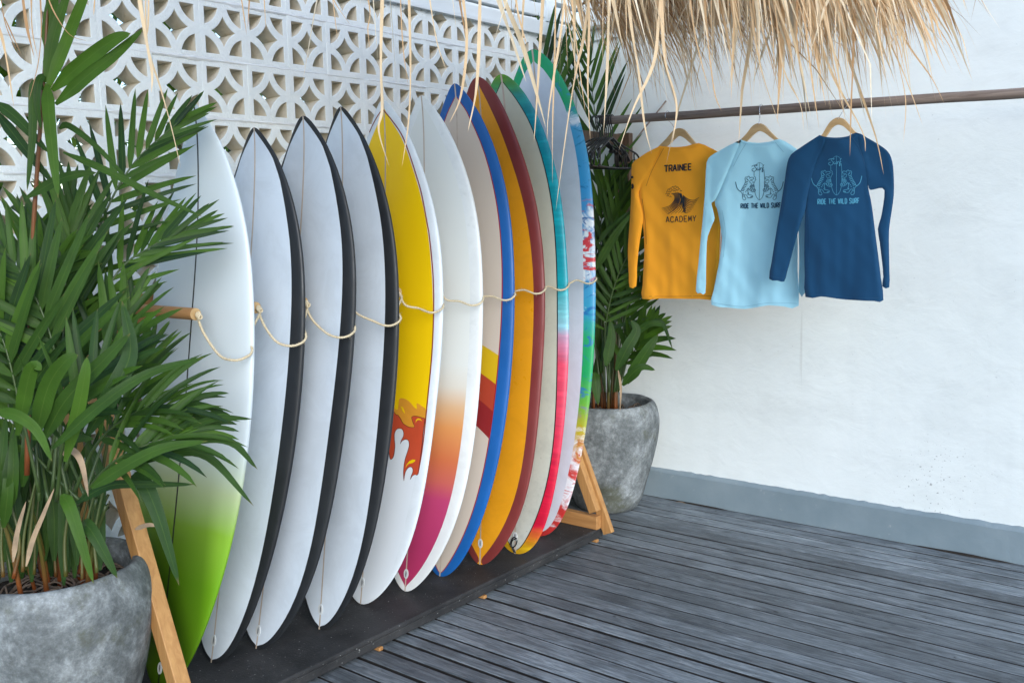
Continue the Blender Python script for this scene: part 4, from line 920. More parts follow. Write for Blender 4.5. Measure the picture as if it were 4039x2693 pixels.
P.blade(pix((200,1000,2.2),(270,880,2.18),(300,800,2.2),(280,690,2.2)), 0.042, 0.30); P.blade(pix((120,1030,2.12),(230,930,2.1),(340,858,2.12),(470,820,2.15)), 0.026, 0.6)
P.blade(pix((-10,945,2.1),(40,955,2.08),(85,990,2.08),(120,1060,2.08)), 0.026, 0.8)
for q in range(30):  # filler blades; the shade at the plant's base is put into their dark tint
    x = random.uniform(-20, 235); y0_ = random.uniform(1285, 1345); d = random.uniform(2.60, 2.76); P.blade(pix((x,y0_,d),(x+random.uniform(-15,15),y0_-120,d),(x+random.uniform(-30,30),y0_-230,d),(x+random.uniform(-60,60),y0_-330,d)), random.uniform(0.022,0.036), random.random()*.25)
for q in range(14):
    x = random.uniform(-10, 240); y0_ = random.uniform(1290, 1340); d = random.uniform(2.5, 2.7); P.stem(pix((x,y0_,d),(x+random.uniform(-12,16),y0_-90,d),(x+random.uniform(-25,40),y0_-220,d)), random.uniform(.0035,.006), .003, random.uniform(0,.5), random.uniform(.5,1))
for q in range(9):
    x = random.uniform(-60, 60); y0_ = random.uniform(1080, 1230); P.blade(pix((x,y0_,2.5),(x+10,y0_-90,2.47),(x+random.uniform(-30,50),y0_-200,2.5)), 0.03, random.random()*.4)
for q in range(8):
    x = random.uniform(0, 170); y0_ = random.uniform(850, 1150); dx = random.uniform(-80, 90); dy = random.uniform(150, 330); d = random.uniform(2.35, 2.6)
    P.blade(pix((x,y0_,d),(x+dx*.4,y0_-dy*.5,d-.02),(x+dx,y0_-dy,d)), random.uniform(0.026, 0.040), random.random()*0.8)
# filling fronds deeper in the plant
for q in range(7):
    x = random.uniform(-40, 180); y1 = random.uniform(480, 950); d = random.uniform(2.48, 2.68); b = pix((random.uniform(60,200), 1150, 2.5))[0]
    P.frond([b, atd((x+130)/2, (y1+1150)/2, d), atd(x, y1, d), atd(x+random.uniform(-60, 70), y1-random.uniform(60, 130), d)], 10, 0.20, 0.034, 0.35, face=(0.6,-0.7,random.uniform(0,.5)), spread=(54,16), droop=random.uniform(0.1, 0.6))
P.blade(pix((145,1045,2.22),(165,1034,2.2),(187,1062,2.19),(203,1141,2.19)), 0.017, 0.9, mat=DRY_LEAF)
for q in ([(60,1300,2.3),(75,1240,2.3),(100,1180,2.3),(125,1120,2.32)], [(30,1290,2.3),(40,1220,2.3),(60,1150,2.3)], [(310,1215,2.42),(340,1205,2.40),(365,1208,2.4)]): P.blade(pix(*q), 0.012, 0.5, mat=DRY_LEAF)
P.finish()

random.seed(78)
Q = Palm(POT2, 'cane palm in the corner pot, its leaves reaching up behind the clothes rail')
for i in range(15):
    a = random.uniform(0, 6.28); r_ = random.uniform(0.02, 0.13); b = Q.c+Vector((r_*math.cos(a), r_*math.sin(a), -0.015)); h = random.uniform(0.3, 0.75); o_ = Vector((math.cos(a), math.sin(a), 0))*random.uniform(0.02, 0.07)
    Q.stem([b, b+o_*0.4+Vector((0,0,h*0.5)), b+o_*1.2+Vector((0,0,h))], random.uniform(0.006, 0.010), 0.004, 0.05, random.uniform(0.5, 0.95))
D = 4.72
F2 = (0.62,-0.78,0.1)
Q.frond(pix((1390,900,4.72),(1375,600,4.75),(1372,330,4.78),(1345,90,4.8)), 13, 0.36, 0.030, 0.50, face=F2, spread=(34,14), droop=0.08, lift=0.0)
Q.frond(pix((1380,900,4.72),(1340,560,4.75),(1320,300,4.78),(1270,170,4.78),(1195,60,4.75)), 12, 0.27, 0.036, 0.62, face=F2, spread=(60,26), droop=0.25, lift=0.0)
Q.frond(pix((1400,900,4.66),(1390,760,4.6),(1425,620,4.55),(1505,493,4.5)), 16, 0.24, 0.026, 0.34, face=(0.6,-0.75,0.3), spread=(62,12), droop=0.05, lift=0.0)
Q.frond(pix((1400,900,4.7),(1385,700,4.7),(1380,520,4.68),(1400,420,4.66)), 12, 0.30, 0.036, 0.38, face=F2, spread=(44,16), droop=0.2)
Q.frond(pix((1410,900,4.72),(1430,760,4.7),(1450,680,4.68),(1490,620,4.66)), 11, 0.22, 0.034, 0.3, face=F2, spread=(46,16), droop=0.4)
Q.frond(pix((1420,900,4.7),(1440,830,4.66),(1470,790,4.62),(1500,745,4.6)), 9, 0.20, 0.046, 0.3, face=(0.6,-0.7,0.4), spread=(44,14), droop=0.5)
Q.frond(pix((1390,900,4.75),(1365,760,4.78),(1350,600,4.8),(1330,480,4.8)), 11, 0.28, 0.036, 0.34, face=F2, spread=(48,16), droop=0.2)
Q.frond(pix((1400,900,4.7),(1400,740,4.68),(1410,560,4.66),(1440,440,4.64)), 12, 0.24, 0.034, 0.36, face=F2, spread=(40,12), droop=0.15)
for q, w, t_ in (([(1445,868,4.5),(1462,820,4.5),(1490,770,4.5),(1513,793,4.5)][:0], .03, .5), ([(1440,880,4.55),(1465,838,4.52),(1490,800,4.5),(1512,768,4.5)], .060, .35), ([(1430,885,4.55),(1450,860,4.52),(1475,842,4.5),(1505,850,4.5)], .042, .25),
    ([(1460,760,4.55),(1490,745,4.52),(1520,740,4.5),(1545,802,4.5)], .026, .3), ([(1440,780,4.55),(1480,750,4.52),(1505,742,4.5),(1535,752,4.5)], .034, .3), ([(1365,855,4.5),(1368,880,4.48),(1374,930,4.47)], .050, .2),
    ([(1368,620,4.5),(1395,570,4.48),(1420,530,4.46),(1452,488,4.45)], .040, .6), ([(1372,560,4.5),(1395,530,4.5),(1430,500,4.48),(1458,478,4.48)], .022, .3), ([(1392,840,4.5),(1400,800,4.5),(1405,770,4.5),(1402,735,4.5)], .050, .5), ([(1415,850,4.5),(1440,800,4.48),(1462,760,4.48),(1450,735,4.48)], .055, .25)):
    if q: Q.blade(pix(*q), w, t_)
for q in range(30):
    x = random.uniform(1340, 1440); y0_ = random.uniform(650, 900); dx = random.uniform(-40, 70); dy = random.uniform(90, 240); d = random.uniform(4.68, 4.86)
    Q.blade(pix((x,y0_,d),(x+dx*.4,y0_-dy*.5,d),(x+dx,y0_-dy,d)), random.uniform(0.030, 0.045), random.random()*0.6)
for q in ([(1420,850,4.52),(1426,890,4.5),(1424,945,4.5)],): Q.blade(pix(*q), 0.012, 0.5, mat=DRY_LEAF)
Q.finish()

# ------------------------------------------------------------------ clothes rail
RY = -0.56
r0 = at(1396, 277, y=RY); r1 = at(2352, 213, y=RY); dirr = (r1-r0).normalized()
cr = thing('clothes_rail', (r0+r1)/2, 'brown timber pole of the clothes rail with the shirts hanging on it', 'clothes rail')
def on_rail(px):
    a = at(px, 250, y=RY); return r0+dirr*((a.x-r0.x)/dirr.x)
pts = [r0+dirr*(2.9*i/14)+Vector((0, noise.noise((i*0.9,0,0))*0.004, noise.noise((i*0.7,3,0))*0.004)) for i in range(-0, 15)]
pts = [r0-dirr*0.03]+pts
v_, f_ = tube(smoothline(pts, 3), 0.0185, 14); mesh('pole', v_, f_, POLE, cr, smooth=True)
pw = at(1432, 300, y=-0.03)
bevel(mesh('post', *box((pw.x-0.05, -0.045, 1.36), (pw.x+0.042, -0.006, 1.905)), POST, cr), 0.004)
o = mesh('arm', *bar((pw.x-0.015,-0.045,r0.z-0.048),(pw.x-0.015,RY-0.05,r0.z-0.044), 0.045, 0.055), POST, cr); bevel(o, 0.004)
rr = r0+dirr*2.75
bevel(mesh('post', *box((rr.x-0.04, -0.045, 1.36), (rr.x+0.04, -0.006, 1.905)), POST, cr), 0.004)
o = mesh('arm', *bar((rr.x,-0.045,rr.z-0.046),(rr.x,RY-0.05,rr.z-0.046), 0.045, 0.055), POST, cr); bevel(o, 0.004)
v_, f_ = tube([at(1530,232,y=-0.02), at(1396,402,y=-0.06)], 0.004, 8); mesh('brace_wire', v_, f_, POLE, cr, smooth=True)
# ------------------------------------------------------------------ black hangers bunched at the end of the rail
random.seed(41)
for i in range(11):
    c = on_rail(1364+i*4.2); tw = random.uniform(-0.42, 0.42)+(0.6 if i == 10 else 0.0); dx = Vector((math.sin(tw), -math.cos(tw), 0)); lean = random.uniform(-0.02, 0.02)
    h = thing('black_hanger', c, 'black plastic hanger bunched with others at the corner end of the rail', 'hanger', 'black hangers on the rail')
    Z = Vector((lean, 0, -1)); S = 0.205
    hook = [c+dx*(-0.020)+Z*0.006, c+dx*(-0.0225)+Z*(-0.010), c+dx*(-0.010)+Z*(-0.023), c+dx*0.010+Z*(-0.022), c+dx*0.022+Z*(-0.006), c+dx*0.016+Z*0.016, c+dx*0.002+Z*0.034, c+Z*0.055, c+Z*0.078]
    v_, f_ = tube(smoothline(hook, 5), 0.0026, 7); mesh('hook', v_, f_, BLACK_PLASTIC, h, smooth=True)
    sh = []
    for sg in (1, -1):
        sh.append(tube(smoothline([c+Z*0.078, c+dx*sg*0.05+Z*0.092, c+dx*sg*0.13+Z*0.125, c+dx*sg*0.185+Z*0.150, c+dx*sg*S+Z*0.178], 5), 0.0045, 7))
        sh.append(tube(smoothline([c+dx*sg*0.170+Z*0.143, c+dx*sg*0.168+Z*0.160, c+dx*sg*0.176+Z*0.212], 4), 0.0036, 7))
        sh.append(tube(smoothline([c+dx*sg*0.120+Z*0.122, c+dx*sg*0.112+Z*0.136, c+dx*sg*0.125+Z*0.140], 4), 0.0030, 6))
    v_, f_ = join(*sh); mesh('shoulder', v_, f_, BLACK_PLASTIC, h, smooth=True)
    v_, f_ = tube(smoothline([c+dx*(-0.190)+Z*0.205, c+dx*(-0.176)+Z*0.213, c+Z*0.214, c+dx*0.176+Z*0.213, c+dx*0.190+Z*0.205], 5), 0.0045, 7); mesh('bar', v_, f_, BLACK_PLASTIC, h, smooth=True)

# ------------------------------------------------------------------ shirts on wooden hangers
def c4(P): return [((2300+a*0.6379)/K, (300+b*0.6379)/K) for a, b in P]
def rnd_outline(P, per=3):
    L = smoothline([(a, b, 0) for a, b in P]+[(*P[0], 0)], per)[:-1]; return [(q.x, q.y) for q in L]
def cloth(name, P, Y, depth, mat, parent, seed, grid=6.0, fold=1.0, off=0.0, lean=0.0):
    P = [Vector(q) for q in P]; n = len(P)
    yb = max(q.y for q in P); ht = yb-min(q.y for q in P)
    def ishem(i): a, b = P[i-1], P[i]; return min(a.y, b.y) > yb-0.075*ht and abs(a.y-b.y) < abs(a.x-b.x)*0.75
    HEM = [ishem(i) for i in range(n)]
    x0, x1 = min(q.x for q in P), max(q.x for q in P); y0, y1 = min(q.y for q in P), max(q.y for q in P)
    def inside(q):
        c = False
        for i in range(n):
            a, b = P[i], P[i-1]
            if (a.y > q.y) != (b.y > q.y) and q.x < (b.x-a.x)*(q.y-a.y)/(b.y-a.y)+a.x: c = not c
        return c
    def edge(q):
        m = 1e9
        for i in range(n):
            if HEM[i]: continue
            a, b = P[i-1], P[i]; ab = b-a; t = max(0, min(1, (q-a).dot(ab)/max(ab.length_squared, 1e-9))); m = min(m, (a+ab*t-q).length)
        return m
    pts = list(P); i = 0; yy = y0
    while yy < y1:
        xx = x0+(grid/2 if i % 2 else 0)
        while xx < x1:
            q = Vector((xx, yy))
            if inside(q) and edge(q) > grid*0.45: pts.append(q)
            xx += grid
        yy += grid*0.866; i += 1
    r = delaunay_2d_cdt(pts, [(k_, (k_+1) % n) for k_ in range(n)], [], 0, 1e-4); pv, tri = r[0], [t for t in r[2]]
    tri = [t for t in tri if inside(sum((pv[k_] for k_ in t), Vector((0,0)))/len(t))]
    F, B, bd = [], [], []; rad_ = 9 if name == 'torso' else 8
    for q in pv:
        d = edge(q); bd.append(d < 1e-3)
        w_ = at(q.x, q.y, y=Y); prof = math.sqrt(max(0, 1-(1-min(1, d/rad_))**2))
        sag = (q.y-y0)/(y1-y0)
        wob = (noise.noise((w_.x*9+seed, w_.z*2.0, seed))*0.013+noise.noise((w_.x*26, w_.z*5.5+seed, 2))*0.0035*(0.4+sag)+noise.noise((w_.x*15+w_.z*13, seed, 7))*0.0040)*fold
        yo = -off-lean*sag
        rayd = ray(q.x*K, q.y*K)
        def shift(dy): return w_+rayd*(dy/rayd.y)
        F.append(shift(yo-depth*prof*(0.85+0.15*sag)+wob*min(1, d/8))); B.append(shift(yo+depth*0.8*prof+wob*0.6*min(1, d/8)))
    m = len(pv); vs = F+B; fs = []
    for t in tri: fs.append(tuple(t)); fs.append(tuple(k_+m for k_ in t[::-1]))
    o = mesh(name, vs, fs, mat, parent, smooth=True)
    bm = bmesh.new(); bm.from_mesh(o.data); bmesh.ops.delete(bm, geom=[v for v in bm.verts if not v.link_faces], context='VERTS'); bm.to_mesh(o.data); bm.free()
    org = origin(o)
    tri2 = [tuple(p_.vertices) for p_ in o.data.polygons]
    return o, BVHTree.FromPolygons([v.co+org for v in o.data.vertices], tri2)
def shirt(px, Y, body, sleeves, collar, mat, label, seed, hem=None, lean=0.0):
    t_ = thing('rash_shirt', at(*px, y=Y), label, 'shirt', 'long-sleeved shirts hanging on the rail')
    o, bv = cloth('torso', rnd_outline(c4(body), 2), Y, 0.0075, mat, t_, seed, lean=lean)
    svs = []
    for i, sv in enumerate(sleeves):
        front = sv[1]; s_, b_ = cloth('sleeve', rnd_outline(c4(sv[0]), 2), Y, 0.006, mat, t_, seed, fold=1.0, off=front*0.45, lean=lean); svs.append(b_)
    if collar: line_print('neck_band', [(c4(collar), 4.2)], bv, 0.0016, mat, t_)
    return t_, bv, svs
FAB_O = fabric('orange_jersey', (0.98,0.385,0.022)); FAB_L = fabric('pale_blue_jersey', (0.36,0.67,0.80)); FAB_N = fabric('navy_jersey', (0.004,0.050,0.125))
INK_D = simple('dark_print', (0.016,0.016,0.02), 0.7, 0.1); INK_B = simple('navy_print', (0.008,0.055,0.115), 0.7, 0.1); INK_L = simple('pale_print', (0.06,0.28,0.44), 0.7, 0.1)
SEAM_O = simple('orange_seam', (0.52,0.17,0.008), 0.8, 0.1); SEAM_L = simple('pale_seam', (0.24,0.48,0.60), 0.8, 0.1); SEAM_N = simple('navy_seam', (0.008,0.06,0.15), 0.8, 0.1)
oB = [(470,433),(560,440),(640,434),(714,415),(790,446),(860,490),(905,540),(890,700),(862,800),(850,950),(845,1080),(842,1220),(840,1372),(720,1378),(600,1377),(480,1375),(366,1378),(368,1290),(374,1180),(378,1080),(374,960),(360,840),(346,740),(345,600),(400,500)]
oL = [(474,434),(400,470),(340,510),(302,545),(298,640),(296,760),(288,900),(278,1040),(277,1120),(282,1230),(287,1305),(329,1298),(333,1190),(345,1060),(362,950),(372,880),(362,810),(345,735),(352,700),(385,640),(425,560),(470,470)]
oR = [(714,415),(800,450),(880,500),(905,540),(915,700),(905,900),(890,1100),(870,1290),(838,1290),(850,1050),(862,800),(850,700),(780,540)]
lB = [(975,392),(1010,406),(1085,414),(1160,406),(1214,390),(1290,430),(1350,480),(1385,540),(1370,660),(1318,760),(1322,900),(1328,1050),(1326,1200),(1333,1420),(1240,1424),(1150,1417),(1080,1428),(1000,1440),(900,1432),(793,1414),(806,1330),(826,1230),(846,1120),(857,1000),(845,900),(828,820),(815,775),(870,640),(930,480)]
lL = [(978,393),(900,430),(840,464),(790,494),(764,535),(757,640),(752,740),(742,860),(728,1000),(714,1150),(697,1328),(725,1340),(756,1342),(760,1200),(765,1030),(778,970),(800,915),(813,880),(803,830),(793,785),(813,772),(850,700),(900,580),(955,450)]
lR = [(1214,390),(1290,430),(1350,480),(1390,540),(1400,700),(1396,900),(1385,1100),(1371,1340),(1335,1337),(1336,1150),(1332,960),(1318,800),(1300,760),(1340,640),(1270,480)]
nB = [(1458,366),(1500,377),(1570,382),(1640,372),(1686,350),(1750,378),(1790,440),(1770,560),(1762,680),(1778,760),(1792,850),(1808,980),(1825,1110),(1842,1250),(1857,1386),(1800,1391),(1720,1388),(1600,1380),(1530,1370),(1470,1363),(1375,1366),(1370,1230),(1367,1100),(1369,960),(1372,850),(1376,780),(1380,640),(1420,480)]
nL = [(1462,366),(1400,405),(1340,445),(1285,487),(1262,540),(1250,620),(1238,700),(1212,860),(1185,1020),(1165,1150),(1150,1253),(1200,1264),(1244,1270),(1262,1210),(1290,1110),(1325,980),(1356,880),(1374,830),(1384,760),(1410,640),(1445,520),(1500,395)]
nR = [(1686,350),(1740,374),(1800,407),(1855,442),(1886,470),(1905,505),(1917,560),(1922,650),(1921,740),(1908,840),(1892,950),(1892,1080),(1894,1200),(1893,1306),(1850,1300),(1856,1240),(1846,1130),(1834,1030),(1822,945),(1840,880),(1855,800),(1863,706),(1830,694),(1785,705),(1765,690),(1752,600),(1725,480),(1700,400)]
s1, bo, so_ = shirt((1575,330), -0.500, oB, [(oL, 0.012), (oR, -0.012)], [(470,440),(560,447),(640,441),(714,423)], FAB_O, 'orange long-sleeved shirt with a wave print and TRAINEE ACADEMY lettering', 3.1)
s2, bl_, sl_ = shirt((1745,320), -0.585, lB, [(lL, 0.014), (lR, -0.014)], [(978,401),(1010,413),(1085,421),(1160,413),(1212,399)], FAB_L, 'pale blue long-sleeved shirt with a dark tiger and surfboard print', 8.7)
s3, bn, sn_ = shirt((1925,305), -0.675, nB, [(nL, 0.016), (nR, 0.008)], [(1462,374),(1500,384),(1570,389),(1640,380),(1684,359)], FAB_N, 'navy blue long-sleeved shirt with a light blue tiger and surfboard print', 14.2)
def seams(t_, bv, mat, L): line_print('seam', [(c4(q), 1.1) for q in L], bv, 0.0012, mat, t_)
seams(s1, bo, SEAM_O, [[(500,445),(460,520),(420,600),(390,680)],[(366,760),(385,900),(392,1040)],[(370,1362),(600,1362),(835,1358)]])
seams(s2, bl_, SEAM_L, [[(1010,415),(970,480),(930,560)],[(1190,412),(1240,470)],[(860,830),(880,960),(868,1120)],[(800,1400),(900,1416),(1000,1424),(1150,1402),(1325,1406)]])
seams(s3, bn, SEAM_N, [[(1500,388),(1470,470),(1440,560)],[(1660,372),(1710,450),(1745,560)],[(1395,860),(1400,1000),(1396,1150)],[(1380,1350),(1530,1354),(1700,1372),(1850,1372)]])
line_print('cuff_seam', [(c4([(1158,1236),(1200,1246),(1248,1252)]), 1.0)], sn_[0], 0.0012, SEAM_N, s3)
# ---- lettering: strokes on a unit cell (x right, y down)
G = {'T': [[(0,0),(1,0)],[(.5,0),(.5,1)]], 'R': [[(.08,0),(.08,1)],[(.08,0),(.75,0),(.95,.12),(.95,.38),(.75,.52),(.08,.52)],[(.5,.52),(.95,1)]], 'A': [[(0,1),(.45,0),(.55,0),(1,1)],[(.2,.65),(.8,.65)]], 'I': [[(.5,0),(.5,1)]],
     'N': [[(.05,1),(.05,0),(.95,1),(.95,0)]], 'E': [[(.95,0),(.08,0),(.08,1),(.95,1)],[(.08,.5),(.75,.5)]], 'C': [[(.95,.2),(.75,0),(.3,0),(.06,.25),(.06,.75),(.3,1),(.75,1),(.95,.8)]], 'D': [[(.08,0),(.08,1),(.6,1),(.94,.75),(.94,.25),(.6,0),(.08,0)]],
     'M': [[(.02,1),(.1,0),(.5,.75),(.9,0),(.98,1)]], 'Y': [[(0,0),(.5,.5),(1,0)],[(.5,.5),(.5,1)]], 'H': [[(.06,0),(.06,1)],[(.94,0),(.94,1)],[(.06,.5),(.94,.5)]], 'W': [[(0,0),(.25,1),(.5,.3),(.75,1),(1,0)]], 'L': [[(.08,0),(.08,1),(.95,1)]],
     'S': [[(.95,.18),(.75,0),(.25,0),(.06,.2),(.2,.42),(.8,.58),(.95,.8),(.75,1),(.25,1),(.05,.82)]], 'U': [[(.06,0),(.06,.75),(.28,1),(.72,1),(.94,.75),(.94,0)]], 'F': [[(.95,0),(.08,0),(.08,1)],[(.08,.5),(.75,.5)]], ' ': []}
def lettering(text, a, b, h, w, gap=0.28, narrow={'I': 0.35, ' ': 0.55}, serif=0):
    wd = [narrow.get(ch, 1.0) for ch in text]; tot = sum(wd)+gap*(len(text)-1); a, b = Vector(a), Vector(b); ux = (b-a)/tot; uy = Vector((0, h)); x = 0; out = []
    for ch, q in zip(text, wd):
        for st in G[ch]:
            P_ = [a+ux*(x+p_[0]*q)+uy*(p_[1]-1) for p_ in st]; dense = []
            for i in range(len(P_)-1):
                for t in range(3): dense.append(tuple(P_[i].lerp(P_[i+1], t/3)))
            dense.append(tuple(P_[-1])); out.append((dense, w))
            if serif:
                for e, o2 in ((P_[0], P_[1]), (P_[-1], P_[-2])):
                    if abs(e.x-o2.x) < abs(e.y-o2.y)*0.8 or len(st) == 2: out.append(([tuple(e-ux*serif), tuple(e+ux*serif)], w*0.55))
        x += q+gap
    return out
def c7(P): return [((2500+a*0.29762)/K, (550+b*0.29762)/K) for a, b in P]
def m7(strokes): return [(c7(P_), (w*0.29762/K if not isinstance(w, tuple) else tuple(q*0.29762/K for q in w))) for P_, w in strokes]
line_print('lettering', m7(lettering('TRAINEE', (412,428), (766,402), 78, 17, 0.30, serif=0.16)), bo, 0.0022, INK_D, s1, per=2)
line_print('lettering', m7(lettering('ACADEMY', (432,1100), (826,1082), 72, 10, 0.42)), bo, 0.0022, INK_D, s1, per=2)
W_ = []
for t in range(6): W_.append(([(372+14*t,915+14*t),(470+10*t,885+12*t),(528+12*t,832+6*t),(549+13*t,780),(536+14*t,736-2*t),(502+16*t,716-3*t)], (4,11,6)))
for t in range(5): W_.append(([(455+45*t,992-4*t),(545+30*t,932),(606+15*t,862),(628+6*t,792),(614+7*t,746),(592+9*t,712)], (4,11,6)))
for t in range(9): W_.append(([(870-14*t,768+23*t),(802-14*t,806+21*t),(738-9*t,800+17*t),(692-5*t,772+11*t),(656,738+5*t)], (3,10,5)))
for i in range(5): W_.append(([(690-8*i,900+10*i),(684-6*i,935+6*i),(690-4*i,962)], (2,6,2)))
random.seed(2)
for (x, y, r_) in [(555,632,12),(520,640,12),(585,645,12),(490,660,12),(545,662,11),(605,668,12),(575,680,11),(465,672,12),(515,682,11),(450,698,12),(485,700,11),(628,690,11),(440,725,11),(470,728,10),(455,752,11),(490,765,10),(545,690,10)]:
    W_.append(([(x-r_*1.1,y+r_*.5),(x-r_*.9,y-r_*.6),(x,y-r_),(x+r_*.9,y-r_*.5),(x+r_,y+r_*.5)], (3,7,3)))
line_print('wave_print', m7(W_), bo, 0.0022, INK_D, s1, per=4)
for LT_ in ([[(300,612),(300,640)],[(292,626),(312,626)]], [[(298,668),(308,676),(308,690),(296,697)]]): line_print('sleeve_letter', [(c4(P_), 5.0) for P_ in LT_], so_[0], 0.002, INK_D, s1)
def tiger(mx):
    T = [([(1850,548),(1857,520),(1852,500),(1838,496),(1826,500),(1815,486),(1800,492),(1790,505),(1772,500),(1747,503),(1745,520),(1760,530),(1782,532)],6), ([(1782,532),(1795,548),(1788,572),(1768,580),(1748,573),(1748,558),(1766,548),(1780,540)],5),
         ([(1848,545),(1860,580),(1878,615),(1900,650),(1914,688)],6), ([(1912,690),(1940,672),(1962,642),(1974,606),(1984,560)],9), ([(1770,585),(1775,600),(1745,598),(1738,580),(1730,562)],5), ([(1742,600),(1740,628),(1770,634),(1800,628)],5),
         ([(1812,640),(1792,668),(1762,688),(1735,690),(1718,676),(1722,658),(1742,656),(1768,640)],6), ([(1815,645),(1818,690),(1806,728),(1780,735),(1757,742),(1756,762),(1790,770),(1820,768),(1832,745),(1856,722)],6),
         ([(1914,690),(1892,722),(1893,756),(1885,788),(1862,800),(1846,782),(1862,756),(1866,722)],6), ([(1792,512),(1800,516)],7), ([(1835,508),(1842,516)],6)]
    for (a, b, c, d) in ((1846,555,1820,560),(1852,575,1824,582),(1860,596,1830,604),(1872,616,1842,626),(1884,634,1856,646),(1894,652,1864,664),(1904,670,1872,682),(1830,530,1810,545),(1838,520,1822,528),(1752,602,1754,626),(1768,602,1770,628),(1784,604,1786,628),(1742,662,1750,684),(1762,652,1772,676),(1780,640,1792,662),(1820,700,1808,712),(1826,718,1814,730),(1890,706,1874,712),(1892,728,1874,732),(1888,750,1872,752),(1832,650,1822,662),(1846,668,1834,680),(1858,690,1846,698),(1768,750,1764,766),(1780,752,1778,768)):
        T.append(([(a,b),(c,d)], 8.5))
    return [([((2*1667-x) if mx else x, y+ (4 if mx else 0)) for x, y in P_], w) for P_, w in T]
SURF = [([(1640,352),(1612,344),(1602,358),(1618,376),(1628,398),(1612,420),(1588,424),(1570,408),(1578,392),(1598,388)],7), ([(1566,362),(1580,350),(1610,342),(1645,340)],6), ([(1640,376),(1636,400),(1648,410),(1662,396),(1668,374),(1664,400),(1674,410)],7), ([(1682,376),(1678,410),(1684,388),(1700,376)],7), ([(1730,336),(1718,352),(1710,392),(1702,426),(1710,432),(1716,404),(1704,390),(1728,380)],7)]
BRD = [([(1667,308),(1668,470),(1668,640),(1668,800)],4), ([(1667,308),(1700,322),(1722,352)],4), ([(1727,400),(1733,460),(1736,540),(1734,640),(1724,715),(1706,768),(1668,802),(1632,768),(1612,715),(1601,640),(1598,600)],5), ([(1667,308),(1640,322),(1622,340)],4), ([(1598,430),(1598,495)],5), ([(1598,495),(1612,500),(1618,515),(1610,525),(1622,535),(1612,548),(1604,560),(1600,580)],5)]
RIDE = lettering('RIDE THE WILD SURF', (1418,914), (1950,900), 60, 11.5, 0.36)
line_print('tiger_print', m7(tiger(False)+tiger(True)+SURF+BRD), bl_, 0.0022, INK_B, s2, per=4)
line_print('lettering', m7(RIDE), bl_, 0.0022, INK_B, s2, per=2)
def toN(strokes):
    out = []
    for P_, w in strokes: out.append(([((3000+1175*0.2551+(x-1667)*0.2976*1.06)/K, (500+455*0.2551+(y-308)*0.2976*1.045)/K) for x, y in P_], w*0.2976*1.05/K))
    return out
line_print('tiger_print', toN(tiger(False)+tiger(True)+SURF+BRD), bn, 0.0022, INK_L, s3, per=4)
line_print('lettering', toN(lettering('RIDE THE WILD SURF', (1432,918), (1952,904), 62, 12, 0.36)), bn, 0.0022, INK_L, s3, per=2)
# ---- wooden hangers
def hanger(outl, Y, hookpx, label, rail_px):
    P_ = rnd_outline(c4(outl), 4); n = len(P_); F = [at(a, b, y=Y+0.0015) for a, b in P_]; B = [Vector((q.x, q.y+0.014, q.z)) for q in F]
    h = thing('wooden_hanger', F[0], label, 'hanger', 'wooden hangers holding the shirts')
    r = delaunay_2d_cdt([Vector(q) for q in P_], [(i, (i+1) % n) for i in range(n)], [], 1, 1e-5)
    fs = [tuple(t) for t in r[2]]; fs += [tuple(i+n for i in t[::-1]) for t in r[2]]
    if len(r[0]) == n:
        fs += [(i, i+n, (i+1) % n+n, (i+1) % n) for i in range(n)]
        o = mesh('hanger_arm', F+B, fs, HANGER_WOOD, h)
        bm = bmesh.new(); bm.from_mesh(o.data); bmesh.ops.recalc_face_normals(bm, faces=bm.faces[:]); bm.to_mesh(o.data); bm.free(); bevel(o, 0.004, 3)
    b = at(*hookpx, y=Y); t = on_rail(rail_px); t = Vector((b.x, RY, r0.z+(b.x-r0.x)*dirr.z/dirr.x))
    pts = [b-Vector((0,0,0.004)), b.lerp(t, 0.35), Vector((b.x+0.004, (b.y+t.y)/2-0.01, t.z-0.026)), t+Vector((0.002,-0.0225,-0.004)), t+Vector((0,-0.012,0.0195)), t+Vector((0,0.008,0.0215)), t+Vector((0,0.0225,0.004)), t+Vector((0,0.021,-0.010))]
    v_, f_ = tube(smoothline(pts, 6), 0.0016, 8); mesh('hook', v_, f_, METAL, h, smooth=True)
hanger([(430,470),(470,430),(515,385),(555,338),(590,323),(622,332),(655,370),(695,418),(735,452),(700,440),(660,415),(625,385),(590,371),(560,392),(520,430),(470,470)], -0.500, (1549.0,294), 'pale wooden hanger holding the orange shirt', 1549)
hanger([(930,430),(975,391),(1010,355),(1045,310),(1083,292),(1118,305),(1155,345),(1200,388),(1245,425),(1205,412),(1160,382),(1120,352),(1083,341),(1050,362),(1010,402),(960,436)], -0.585, (1742.6,284), 'pale wooden hanger holding the pale blue shirt', 1742)
hanger([(1425,415),(1475,364),(1500,322),(1530,280),(1570,257),(1608,266),(1640,298),(1680,345),(1730,392),(1690,378),(1645,345),(1608,312),(1570,302),(1535,322),(1500,372),(1455,420)], -0.675, (1924.6,271), 'honey-coloured wooden hanger holding the navy shirt', 1924)
